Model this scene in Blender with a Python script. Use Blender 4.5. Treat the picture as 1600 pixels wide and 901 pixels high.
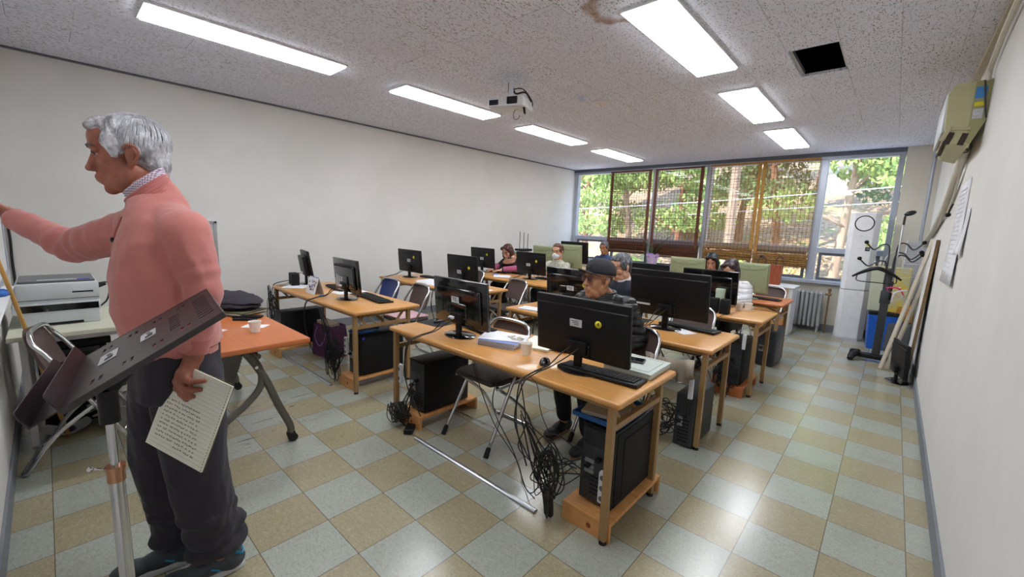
import bpy, bmesh, math, random
from math import pi, sin, cos, radians
from mathutils import Vector, Matrix, Euler, noise as mnoise

for _o in list(bpy.data.objects):
    bpy.data.objects.remove(_o)
SC = bpy.context.scene
COL = SC.collection

# ---------------------------------------------------------------- camera
_R = ((0.7392, 0.6725, 0.0375), (0.1268, -0.0843, -0.9883), (-0.6615, 0.7353, -0.1475))
CAMLOC = Vector((1.6056, -1.1276, 1.4788))
cam_d = bpy.data.cameras.new('camera')
cam_d.sensor_fit = 'HORIZONTAL'
cam_d.sensor_width = 36.0
cam_d.lens = 36.0 * 655.56 / 1600.0
cam_d.clip_start = 0.03
cam_d.clip_end = 300
cam = bpy.data.objects.new('camera', cam_d)
COL.objects.link(cam)
_x = Vector(_R[0]).normalized(); _z = -Vector(_R[2]).normalized(); _y = _z.cross(_x).normalized(); _x = _y.cross(_z)
_m = Matrix((_x, _y, _z)).transposed().to_4x4()
_m.translation = CAMLOC
cam.matrix_world = _m
SC.camera = cam

# ---------------------------------------------------------------- exposure, sky, sun
SC.view_settings.view_transform = 'Standard'
SC.view_settings.look = 'None'
SC.view_settings.gamma = 1.0
SC.view_settings.use_curve_mapping = False
SC.view_settings.exposure = 1.28
LAMP_STRENGTH = 8.0
SKY_STRENGTH = 2.2
SUN_STRENGTH = 5.2

world = bpy.data.worlds.new('sky'); SC.world = world
world.use_nodes = True
_nt = world.node_tree; _nt.nodes.clear()
_o = _nt.nodes.new('ShaderNodeOutputWorld'); _b = _nt.nodes.new('ShaderNodeBackground')
_tc = _nt.nodes.new('ShaderNodeTexCoord'); _sp = _nt.nodes.new('ShaderNodeSeparateXYZ'); _r = _nt.nodes.new('ShaderNodeValToRGB')
_r.color_ramp.elements[0].position = 0.0; _r.color_ramp.elements[0].color = (0.80, 0.88, 1.0, 1)
_r.color_ramp.elements[1].position = 0.7; _r.color_ramp.elements[1].color = (0.30, 0.52, 1.0, 1)
_nt.links.new(_tc.outputs['Generated'], _sp.inputs[0]); _nt.links.new(_sp.outputs['Z'], _r.inputs[0])
_nt.links.new(_r.outputs[0], _b.inputs[0]); _b.inputs[1].default_value = SKY_STRENGTH
_nt.links.new(_b.outputs[0], _o.inputs[0])

sun_d = bpy.data.lights.new('sun', 'SUN'); sun_d.energy = SUN_STRENGTH; sun_d.angle = radians(1.0); sun_d.color = (1.0, 0.94, 0.86)
sun = bpy.data.objects.new('sun', sun_d); COL.objects.link(sun)
sun.rotation_euler = Vector((0.45, 0.70, -0.85)).to_track_quat('-Z', 'Y').to_euler()   # light comes from behind the building and falls on the hill

# ---------------------------------------------------------------- materials
def s2l(c):
    return tuple(((v / 12.92) if v <= 0.04045 else ((v + 0.055) / 1.055) ** 2.4) for v in c)
def rgb(r, g, b): return s2l((r / 255, g / 255, b / 255)) + (1,)
MATS = {}
class NT:
    def __init__(s, m): s.t = m.node_tree; s.n = s.t.nodes; s.l = s.t.links
    def new(s, ty, **kw):
        n = s.n.new(ty)
        for k, v in kw.items():
            if isinstance(v, tuple) and k == 'inp': pass
            else: setattr(n, k, v)
        return n
    def link(s, a, b): s.l.new(a, b)
    def math(s, op, a, b=None, c=None, clamp=False):
        n = s.n.new('ShaderNodeMath'); n.operation = op; n.use_clamp = clamp
        for i, v in enumerate((a, b, c)):
            if v is None: continue
            if isinstance(v, (int, float)): n.inputs[i].default_value = v
            else: s.l.new(v, n.inputs[i])
        return n.outputs[0]
    def mix(s, f, a, b):
        n = s.n.new('ShaderNodeMix'); n.data_type = 'RGBA'
        for i, v in ((0, f), (6, a), (7, b)):
            if isinstance(v, (int, float)): n.inputs[i].default_value = v
            elif isinstance(v, tuple): n.inputs[i].default_value = v
            else: s.l.new(v, n.inputs[i])
        return n.outputs[2]
    def noise(s, vec, scale, detail=2, rough=0.5, dist=0.0):
        n = s.n.new('ShaderNodeTexNoise'); n.inputs['Scale'].default_value = scale; n.inputs['Detail'].default_value = detail
        n.inputs['Roughness'].default_value = rough; n.inputs['Distortion'].default_value = dist
        if vec is not None: s.l.new(vec, n.inputs['Vector'])
        return n.outputs[0]
    def mapping(s, vec, scale=(1, 1, 1), rot=(0, 0, 0), loc=(0, 0, 0)):
        n = s.n.new('ShaderNodeMapping'); n.inputs['Scale'].default_value = scale; n.inputs['Rotation'].default_value = rot; n.inputs['Location'].default_value = loc
        s.l.new(vec, n.inputs[0]); return n.outputs[0]
    def coord(s): return s.n.new('ShaderNodeTexCoord').outputs['Object']
    def smooth(s, v, a, b):
        n = s.n.new('ShaderNodeMapRange'); n.interpolation_type = 'SMOOTHSTEP'
        n.inputs[1].default_value = a; n.inputs[2].default_value = b; s.l.new(v, n.inputs[0]); return n.outputs[0]
    def bump(s, h, strength=0.3, dist=0.01):
        n = s.n.new('ShaderNodeBump'); n.inputs['Strength'].default_value = strength; n.inputs['Distance'].default_value = dist
        s.l.new(h, n.inputs['Height']); return n.outputs[0]
def base(name):
    m = bpy.data.materials.new(name); m.use_nodes = True
    b = m.node_tree.nodes['Principled BSDF']; MATS[name] = m
    return m, b, NT(m)
def mat(name, c, rough=0.5, metal=0.0, var=0.0, vscale=8, bump=0.0, bscale=60, spec=0.5, stretch=(1, 1, 1), emit=None, coat=0.0, trans=0.0, alpha=1.0, sheen=0.0, c2=None):
    m, b, t = base(name)
    col = rgb(*c)
    b.inputs['Base Color'].default_value = col
    b.inputs['Roughness'].default_value = rough; b.inputs['Metallic'].default_value = metal
    b.inputs['Specular IOR Level'].default_value = spec
    b.inputs['Coat Weight'].default_value = coat
    b.inputs['Transmission Weight'].default_value = trans
    b.inputs['Alpha'].default_value = alpha
    b.inputs['Sheen Weight'].default_value = sheen
    co = t.coord()
    v = t.mapping(co, stretch)
    n = t.noise(v, vscale, 4, 0.6)
    k = var if var > 0 else 0.04
    dark = rgb(*c2) if c2 else tuple(x * (1 - k) for x in col[:3]) + (1,)
    lite = col if c2 else tuple(min(1, x * (1 + k)) for x in col[:3]) + (1,)
    t.link(t.mix(t.smooth(n, 0.3, 0.7), dark, lite), b.inputs['Base Color'])
    if bump > 0:
        nb = t.noise(t.mapping(co, stretch), bscale, 3)
        t.link(t.bump(nb, bump, 0.004), b.inputs['Normal'])
    if emit:
        b.inputs['Emission Color'].default_value = rgb(*emit[0]); b.inputs['Emission Strength'].default_value = emit[1]
    return m

# plain kit
mat('desk_wood', (205, 148, 82), 0.34, var=0.10, vscale=6, stretch=(1, 9, 9), bump=0.02, coat=0.15)
mat('desk_edge', (186, 124, 58), 0.35, var=0.08, vscale=8, stretch=(1, 9, 9))
mat('desk_leg', (160, 126, 84), 0.42, metal=0.15, var=0.05)
mat('pine_board', (212, 152, 92), 0.5, var=0.16, vscale=5, stretch=(1, 7, 1), bump=0.05)
mat('orange_top', (196, 112, 62), 0.36, var=0.05, vscale=5, stretch=(1, 8, 8))
mat('white_top', (212, 212, 190), 0.4, var=0.03)
mat('grey_leg', (104, 100, 92), 0.35, metal=0.4)
mat('black_plastic', (17, 17, 19), 0.42, var=0.08, spec=0.3)
mat('black_gloss', (14, 14, 17), 0.12, coat=0.6)
mat('black_matte', (19, 19, 21), 0.65, spec=0.3)
mat('screen', (10, 11, 14), 0.15)
mat('cable_black', (20, 20, 22), 0.5)
mat('cable_grey', (150, 150, 146), 0.5)
mat('chrome', (205, 205, 208), 0.16, metal=1.0)
mat('steel_grey', (186, 188, 192), 0.32, metal=0.8)
mat('dark_metal', (70, 72, 76), 0.4, metal=0.5)
mat('brown_vinyl', (84, 66, 62), 0.42, var=0.05, bump=0.1, bscale=150)
mat('blue_vinyl', (44, 62, 118), 0.45, var=0.05)
mat('seat_dark', (52, 44, 44), 0.35, var=0.05, bump=0.05, bscale=120)
mat('rubber', (18, 18, 18), 0.7)
mat('paper', (232, 232, 238), 0.7, var=0.03)
mat('paper_cream', (242, 241, 224), 0.75, var=0.03)
mat('paper_blue', (130, 150, 205), 0.7)
mat('paper_pink', (214, 176, 182), 0.7, var=0.1)
mat('cup_white', (240, 236, 228), 0.5)
mat('label_white', (198, 200, 204), 0.5, var=0.15, vscale=60)
mat('label_yellow', (222, 214, 40), 0.5)
mat('ink', (40, 40, 50), 0.7)
mat('ink_black', (12, 12, 14), 0.7)
mat('plug_white', (216, 216, 222), 0.45)
mat('sticker_blue', (70, 140, 210), 0.5)
mat('plug_blue', (40, 60, 190), 0.4)
mat('olive_plastic', (150, 158, 122), 0.5, var=0.06)
mat('olive_dark', (118, 126, 96), 0.5)
mat('printer_grey', (196, 202, 206), 0.42)
mat('printer_dark', (92, 94, 98), 0.4)
mat('maroon', (50, 30, 34), 0.38, var=0.3, vscale=14, c2=(34, 28, 32))
mat('tray_grey', (52, 45, 48), 0.36, var=0.2, vscale=9)
mat('brass', (186, 140, 108), 0.25, metal=0.9)
mat('bamboo_stick', (206, 158, 86), 0.5, var=0.12)
mat('white_paint', (226, 226, 226), 0.5)
mat('ac_white', (240, 240, 244), 0.32)
mat('ac_grey', (190, 190, 196), 0.4)
mat('aircon_olive', (186, 182, 142), 0.45, var=0.04)
mat('aircon_olive_dark', (160, 156, 112), 0.45, var=0.04)
mat('aircon_grille', (50, 36, 30), 0.6)
mat('conduit', (206, 202, 188), 0.6, bump=0.3, bscale=40)
mat('radiator_grey', (172, 174, 176), 0.42, metal=0.2, var=0.1)
mat('pipe_brown', (128, 104, 72), 0.5, metal=0.4, var=0.2)
mat('aluminium', (172, 178, 190), 0.38, metal=0.35, var=0.03)
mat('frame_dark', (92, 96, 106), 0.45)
mat('bin_blue', (28, 96, 198), 0.38)
mat('bag_black', (20, 20, 24), 0.3, bump=0.5, bscale=30)
mat('bag_yellow', (222, 196, 40), 0.55, var=0.35, vscale=7, c2=(186, 190, 176))
mat('bag_white', (196, 200, 178), 0.6)
mat('bag_purple', (88, 44, 84), 0.45, var=0.12)
mat('purple_cord', (156, 120, 196), 0.5)
mat('bag_brown', (152, 76, 46), 0.5, var=0.25, vscale=20, stretch=(4, 4, .5))
mat('purple_wrap', (206, 176, 214), 0.3, var=0.1)
mat('leaf_green', (84, 112, 66), 0.45, var=0.3, vscale=12)
mat('pink_plastic', (232, 70, 130), 0.4)
mat('board_pale', (196, 188, 168), 0.6, var=0.08)
mat('basket', (196, 140, 62), 0.6, var=0.3, vscale=30)
mat('golf_black', (30, 30, 34), 0.3)
mat('mesh_white', (214, 214, 220), 0.45)
mat('dark_cloth', (40, 36, 46), 0.8, bump=0.3, bscale=40)
mat('beige_cloth', (182, 172, 140), 0.85, var=0.1)
mat('linen', (170, 156, 140), 0.9, var=0.1, bump=0.2, bscale=300)
mat('green_file', (86, 88, 64), 0.6)
mat('blue_tray', (38, 92, 160), 0.4)
mat('clear_box', (206, 214, 206), 0.3, var=0.02, alpha=0.93)
mat('mug_green', (196, 212, 188), 0.5)
mat('tumbler', (176, 196, 172), 0.4)
mat('orange_ball', (232, 116, 60), 0.6)
mat('blue_cloth', (60, 110, 190), 0.8)
mat('hole_dark', (22, 26, 44), 0.8)
mat('projector', (214, 214, 216), 0.4)
mat('lens_dark', (24, 26, 44), 0.15)
mat('detector', (222, 214, 210), 0.5)
mat('detector_clear', (190, 192, 204), 0.35)

# people
mat('skin_old', (158, 96, 76), 0.5, var=0.14, vscale=22, bump=0.06, bscale=90)
mat('skin_hand', (188, 122, 100), 0.5, var=0.12, vscale=30, bump=0.1, bscale=120)
mat('skin_light', (206, 156, 128), 0.5, var=0.08, vscale=25)
mat('skin_cap', (176, 124, 90), 0.45, var=0.10, vscale=30, bump=0.08, bscale=110)
mat('lips', (146, 86, 76), 0.5)
mat('eye_white', (196, 186, 178), 0.2)
mat('iris', (34, 24, 20), 0.15)
mat('hair_white', (222, 222, 228), 0.55, var=0.3, vscale=60, stretch=(1, .35, .35), bump=0.7, bscale=170, c2=(136, 134, 140))
mat('hair_silver', (176, 176, 184), 0.5, bump=0.5, bscale=170)
mat('hair_grey', (112, 112, 118), 0.5, var=0.5, vscale=60, stretch=(1, .3, .3), bump=0.8, bscale=170, c2=(52, 52, 58))
mat('hair_black', (24, 20, 24), 0.35, bump=0.7, bscale=170)
mat('hair_auburn', (70, 34, 30), 0.4, bump=0.7, bscale=170)
mat('hair_plum', (46, 22, 32), 0.35, bump=0.7, bscale=170)
mat('hair_brown', (92, 58, 44), 0.45, bump=0.7, bscale=170)
mat('pink_knit', (198, 122, 116), 0.9, var=0.05, bump=0.12, bscale=420, sheen=0.3)
mat('pink_rib', (186, 110, 104), 0.9, bump=0.3, bscale=300, sheen=0.2)
mat('button', (34, 30, 34), 0.3)
mat('trouser_dark', (46, 43, 52), 0.85, var=0.08, bump=0.1, bscale=300, sheen=0.05)
mat('trouser_black', (24, 24, 28), 0.85)
mat('shoe_grey', (62, 70, 78), 0.6, var=0.2, bump=0.3, bscale=300)
mat('shoe_sole', (206, 208, 214), 0.5)
mat('shoe_blue', (30, 140, 190), 0.5)
mat('shoe_black', (28, 30, 34), 0.6)
mat('sole_brown', (150, 112, 84), 0.6)
mat('cap_grey', (44, 44, 50), 0.85, bump=0.2, bscale=300)
mat('cap_badge', (22, 22, 26), 0.6)
mat('shades', (92, 54, 52), 0.08, alpha=0.72)
mat('glass_rim', (86, 70, 60), 0.25, metal=0.7)
mat('puffer_black', (20, 21, 25), 0.40, bump=0.25, bscale=25)
mat('puffer_white', (208, 208, 212), 0.45, bump=0.15, bscale=25)
mat('shirt_navy', (34, 36, 50), 0.85)
mat('shirt_blue', (52, 72, 112), 0.8, var=0.15)
mat('shirt_white', (226, 224, 224), 0.7)
mat('jacket_dark', (50, 46, 46), 0.85)
mat('sleeve_rose', (168, 82, 116), 0.8)
mat('scarf', (188, 140, 110), 0.85, var=0.5, vscale=50, c2=(120, 84, 70))
mat('cream_check', (206, 202, 186), 0.85, var=0.4, vscale=60, c2=(140, 140, 128))
mat('maroon_top', (84, 50, 64), 0.85)
mat('mask_white', (232, 236, 242), 0.7)

def _checked_collar():
    m, b, t = base('checked_collar')
    co = t.coord(); sp = t.new('ShaderNodeSeparateXYZ'); t.link(co, sp.inputs[0])
    a = t.math('GREATER_THAN', t.math('FRACT', t.math('MULTIPLY', t.math('ADD', sp.outputs[0], sp.outputs[1]), 130)), 0.6)
    c = t.math('GREATER_THAN', t.math('FRACT', t.math('MULTIPLY', sp.outputs[2], 130)), 0.6)
    t.link(t.mix(t.math('MULTIPLY', t.math('ADD', a, c), 0.5), rgb(232, 226, 234), rgb(138, 84, 130)), b.inputs['Base Color']); b.inputs['Roughness'].default_value = 0.8
_checked_collar()

# ---- floor tiles
TS = 0.305
def _floor():
    m, b, t = base('floor_tiles')
    co = t.coord(); sp = t.new('ShaderNodeSeparateXYZ'); t.link(co, sp.inputs[0])
    u = t.math('DIVIDE', sp.outputs[0], TS); v = t.math('DIVIDE', sp.outputs[1], TS)
    par = t.math('ADD', t.math('FLOOR', u), t.math('FLOOR', v))
    odd = t.math('FRACT', t.math('MULTIPLY', par, 0.5)); odd = t.math('GREATER_THAN', odd, 0.25)
    wob = t.noise(co, 120, 2)
    n1 = t.noise(t.mapping(co, (1, 1, 1)), 110, 6, 0.8, 0.3)
    n2 = t.noise(t.mapping(co, (1, 1, 1), loc=(3, 5, 1)), 150, 4, 0.7)
    idn = t.new('ShaderNodeTexWhiteNoise'); cb = t.new('ShaderNodeCombineXYZ')
    t.link(t.math('FLOOR', u), cb.inputs[0]); t.link(t.math('FLOOR', v), cb.inputs[1]); t.link(cb.outputs[0], idn.inputs['Vector'])
    tan = t.mix(t.smooth(n1, 0.25, 0.72), rgb(148, 138, 108), rgb(176, 167, 138))
    gry = t.mix(t.smooth(n1, 0.25, 0.72), rgb(152, 158, 146), rgb(180, 185, 174))
    c = t.mix(odd, tan, gry)
    c = t.mix(t.math('MULTIPLY', t.smooth(n2, 0.60, 0.70), 0.35), c, rgb(120, 100, 74))
    n3 = t.noise(t.mapping(co, (1, 1.6, 1), loc=(7, 3, 2)), 38, 5, 0.75, 0.5)
    c = t.mix(t.math('MULTIPLY', t.smooth(n3, 0.52, 0.68), 0.32), c, rgb(124, 112, 84))
    c = t.mix(t.math('MULTIPLY', t.smooth(n3, 0.48, 0.34), 0.25), c, rgb(204, 202, 186))
    c = t.mix(t.math('MULTIPLY', idn.outputs['Value'], 0.12), c, rgb(120, 112, 96))
    # joints
    e = 0.006
    def edge(w):
        f = t.math('FRACT', w); return t.math('GREATER_THAN', t.math('ABSOLUTE', t.math('SUBTRACT', f, 0.5)), 0.5 - e)
    j = t.math('MAXIMUM', edge(u), edge(v))
    c = t.mix(t.math('MULTIPLY', j, 0.8), c, rgb(86, 76, 60))
    # scuffs near the orange table
    d = t.new('ShaderNodeVectorMath'); d.operation = 'DISTANCE'; t.link(co, d.inputs[0]); d.inputs[1].default_value = (-1.75, -0.22, 0)
    near = t.math('SUBTRACT', 1.0, t.smooth(d.outputs['Value'], 0.25, 0.7))
    sc = t.noise(t.mapping(co, (60, 5, 1), rot=(0, 0, 0.5)), 1.0, 3, 0.6, 0.6)
    c = t.mix(t.math('MULTIPLY', t.math('MULTIPLY', t.smooth(sc, 0.62, 0.66), near), 0.85), c, rgb(50, 44, 38))
    dirt = t.noise(co, 2.2, 4, 0.6)
    c = t.mix(t.math('MULTIPLY', t.smooth(dirt, 0.5, 0.75), 0.18), c, rgb(110, 98, 78))
    t.link(c, b.inputs['Base Color'])
    rr = t.math('ADD', 0.16, t.math('MULTIPLY', n1, 0.14)); t.link(rr, b.inputs['Roughness'])
    b.inputs['Coat Weight'].default_value = 0.25; b.inputs['Coat Roughness'].default_value = 0.16
    h = t.math('SUBTRACT', t.math('MULTIPLY', n1, 0.3), j)
    t.link(t.bump(h, 0.25, 0.0015), b.inputs['Normal'])
_floor()

def _ceiling():
    m, b, t = base('ceiling_panels')
    co = t.coord(); sp = t.new('ShaderNodeSeparateXYZ'); t.link(co, sp.inputs[0])
    u = t.math('DIVIDE', t.math('SUBTRACT', sp.outputs[0], 0.86), TS)
    par = t.math('FRACT', t.math('MULTIPLY', t.math('FLOOR', u), 0.5)); odd = t.math('GREATER_THAN', par, 0.25)
    off = t.math('MULTIPLY', odd, 0.0)
    v = t.math('ADD', t.math('DIVIDE', t.math('SUBTRACT', sp.outputs[1], 2.245), 0.625), t.math('MULTIPLY', odd, 0.0))
    v = t.math('ADD', v, t.math('MULTIPLY', odd, 0.5))
    def edge(w, e):
        f = t.math('FRACT', w); return t.math('GREATER_THAN', t.math('ABSOLUTE', t.math('SUBTRACT', f, 0.5)), 0.5 - e)
    ju = edge(u, 0.006); jv = edge(v, 0.0035)
    fade = t.smooth(t.noise(co, 1.6, 2), 0.42, 0.62)
    j = t.math('MULTIPLY', t.math('MAXIMUM', ju, jv), t.math('ADD', 0.04, t.math('MULTIPLY', fade, 0.5)))
    # flecks: two families of short worms
    def fleck(rot, loc):
        vv = t.mapping(co, (105, 42, 1), rot=(0, 0, rot), loc=loc)
        n = t.noise(vv, 1.0, 1.0, 0.4, 0.5); return t.smooth(n, 0.665, 0.70)
    f = t.math('MAXIMUM', fleck(0.5, (0, 0, 0)), fleck(-0.9, (9, 4, 2)))
    f = t.math('MAXIMUM', f, fleck(1.6, (5, 1, 7))); f = t.math('MAXIMUM', f, fleck(1.1, (2, 8, 3)))
    idn = t.new('ShaderNodeTexWhiteNoise'); cb = t.new('ShaderNodeCombineXYZ')
    t.link(t.math('FLOOR', u), cb.inputs[0]); t.link(t.math('FLOOR', v), cb.inputs[1]); t.link(cb.outputs[0], idn.inputs['Vector'])
    c = t.mix(idn.outputs['Value'], rgb(224, 227, 241), rgb(231, 234, 247))
    c = t.mix(t.math('MULTIPLY', f, t.math('ADD', 0.5, t.math('MULTIPLY', idn.outputs['Value'], 0.3))), c, rgb(84, 72, 70))
    c = t.mix(j, c, rgb(84, 78, 76))
    # water stain: broken brown ring
    d = t.new('ShaderNodeVectorMath'); d.operation = 'DISTANCE'
    wv = t.new('ShaderNodeTexNoise'); wv.inputs['Scale'].default_value = 9; t.link(co, wv.inputs['Vector'])
    mx = t.new('ShaderNodeVectorMath'); mx.operation = 'MULTIPLY_ADD'; t.link(wv.outputs['Color'], mx.inputs[0]); mx.inputs[1].default_value = (.12, .12, 0); t.link(co, mx.inputs[2])
    t.link(mx.outputs[0], d.inputs[0]); d.inputs[1].default_value = (0.29, 1.33, 2.78)
    dd = d.outputs['Value']
    ring = t.math('MULTIPLY', t.smooth(dd, 0.10, 0.17), t.math('SUBTRACT', 1.0, t.smooth(dd, 0.19, 0.23)))
    side = t.smooth(t.math('SUBTRACT', 0.30, sp.outputs[0]), 0.02, 0.12)
    far = t.math('MULTIPLY', ring, side)
    c = t.mix(t.math('MULTIPLY', far, t.math('ADD', 0.25, t.math('MULTIPLY', t.noise(co, 14, 4), 0.9))), c, rgb(150, 104, 66))
    t.link(c, b.inputs['Base Color']); b.inputs['Roughness'].default_value = 0.9
    t.link(t.bump(t.math('MULTIPLY', t.math('MAXIMUM', f, j), -1), 0.5, 0.003), b.inputs['Normal'])
_ceiling()

def _wall(name, c1, c2):
    m, b, t = base(name)
    co = t.coord()
    n = t.noise(co, 1.3, 5, 0.6); sm = t.noise(t.mapping(co, (1, 1, 1), loc=(4, 2, 1)), 5, 5, 0.7)
    c = t.mix(t.smooth(n, 0.3, 0.7), rgb(*c1), rgb(*c2))
    c = t.mix(t.math('MULTIPLY', t.smooth(sm, 0.66, 0.8), 0.25), c, rgb(150, 138, 124))
    sp = t.new('ShaderNodeSeparateXYZ'); t.link(co, sp.inputs[0])
    t.link(c, b.inputs['Base Color']); b.inputs['Roughness'].default_value = 0.7
    t.link(t.bump(t.noise(co, 60, 4), 0.08, 0.003), b.inputs['Normal'])
_wall('wall_paint', (216, 214, 210), (224, 222, 219))
_wall('wall_paint_warm', (214, 208, 192), (220, 214, 200))
_wall('baseboard_grey', (120, 124, 132), (136, 140, 146))
mat('panel_light', (255, 255, 255), 0.5, emit=((246, 250, 255), LAMP_STRENGTH))

def _glass():
    m, b, t = base('window_glass')
    n = t.n; n.remove(b)
    tr = n.new('ShaderNodeBsdfTransparent'); gl = n.new('ShaderNodeBsdfGlossy'); gl.inputs['Roughness'].default_value = 0.02
    df = n.new('ShaderNodeBsdfDiffuse'); df.inputs[0].default_value = (0.9, 0.95, 1, 1)
    mx = n.new('ShaderNodeMixShader'); mx.inputs[0].default_value = 0.05; m2 = n.new('ShaderNodeMixShader'); m2.inputs[0].default_value = 0.05
    t.link(tr.outputs[0], mx.inputs[1]); t.link(gl.outputs[0], mx.inputs[2])
    t.link(mx.outputs[0], m2.inputs[1]); t.link(df.outputs[0], m2.inputs[2])
    t.link(m2.outputs[0], n['Material Output'].inputs[0])
_glass()
def _hill():
    m, b, t = base('hill_litter')
    co = t.coord(); n = t.noise(co, 1.5, 6, 0.7); n2 = t.noise(co, 9, 5, 0.7)
    c = t.mix(t.smooth(n2, 0.35, 0.65), rgb(132, 104, 74), rgb(206, 176, 140))
    c = t.mix(t.smooth(n, 0.52, 0.66), c, rgb(134, 150, 82))
    t.link(c, b.inputs['Base Color']); b.inputs['Roughness'].default_value = 0.95
_hill()
mat('pavement', (214, 200, 186), 0.9, var=0.08)
mat('bark', (138, 96, 72), 0.9, var=0.3, vscale=5, stretch=(1, 1, .3))
mat('bark_pale', (170, 146, 122), 0.9, var=0.3, vscale=5, stretch=(1, 1, .3))
mat('needles', (176, 196, 104), 0.7, var=0.35, vscale=3, c2=(118, 148, 76))
mat('needles_dark', (122, 148, 86), 0.7, var=0.35, vscale=3, c2=(84, 110, 64))
mat('dry_leaves', (190, 160, 98), 0.8, var=0.3, vscale=4, c2=(140, 132, 70))
mat('hut_green', (92, 130, 118), 0.6)
mat('hut_wall', (176, 164, 146), 0.8)
mat('reed_dark', (112, 66, 38), 0.7, var=0.4, vscale=70, stretch=(.3, 1, 1), c2=(70, 40, 24))
mat('reed_gold', (180, 138, 76), 0.7, var=0.4, vscale=70, stretch=(.3, 1, 1), c2=(126, 90, 44))
mat('tape_dark', (94, 52, 34), 0.8, var=0.2, vscale=40)
mat('tape_gold', (168, 124, 62), 0.8, var=0.2, vscale=40)
mat('string_dark', (54, 34, 24), 0.8)

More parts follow.
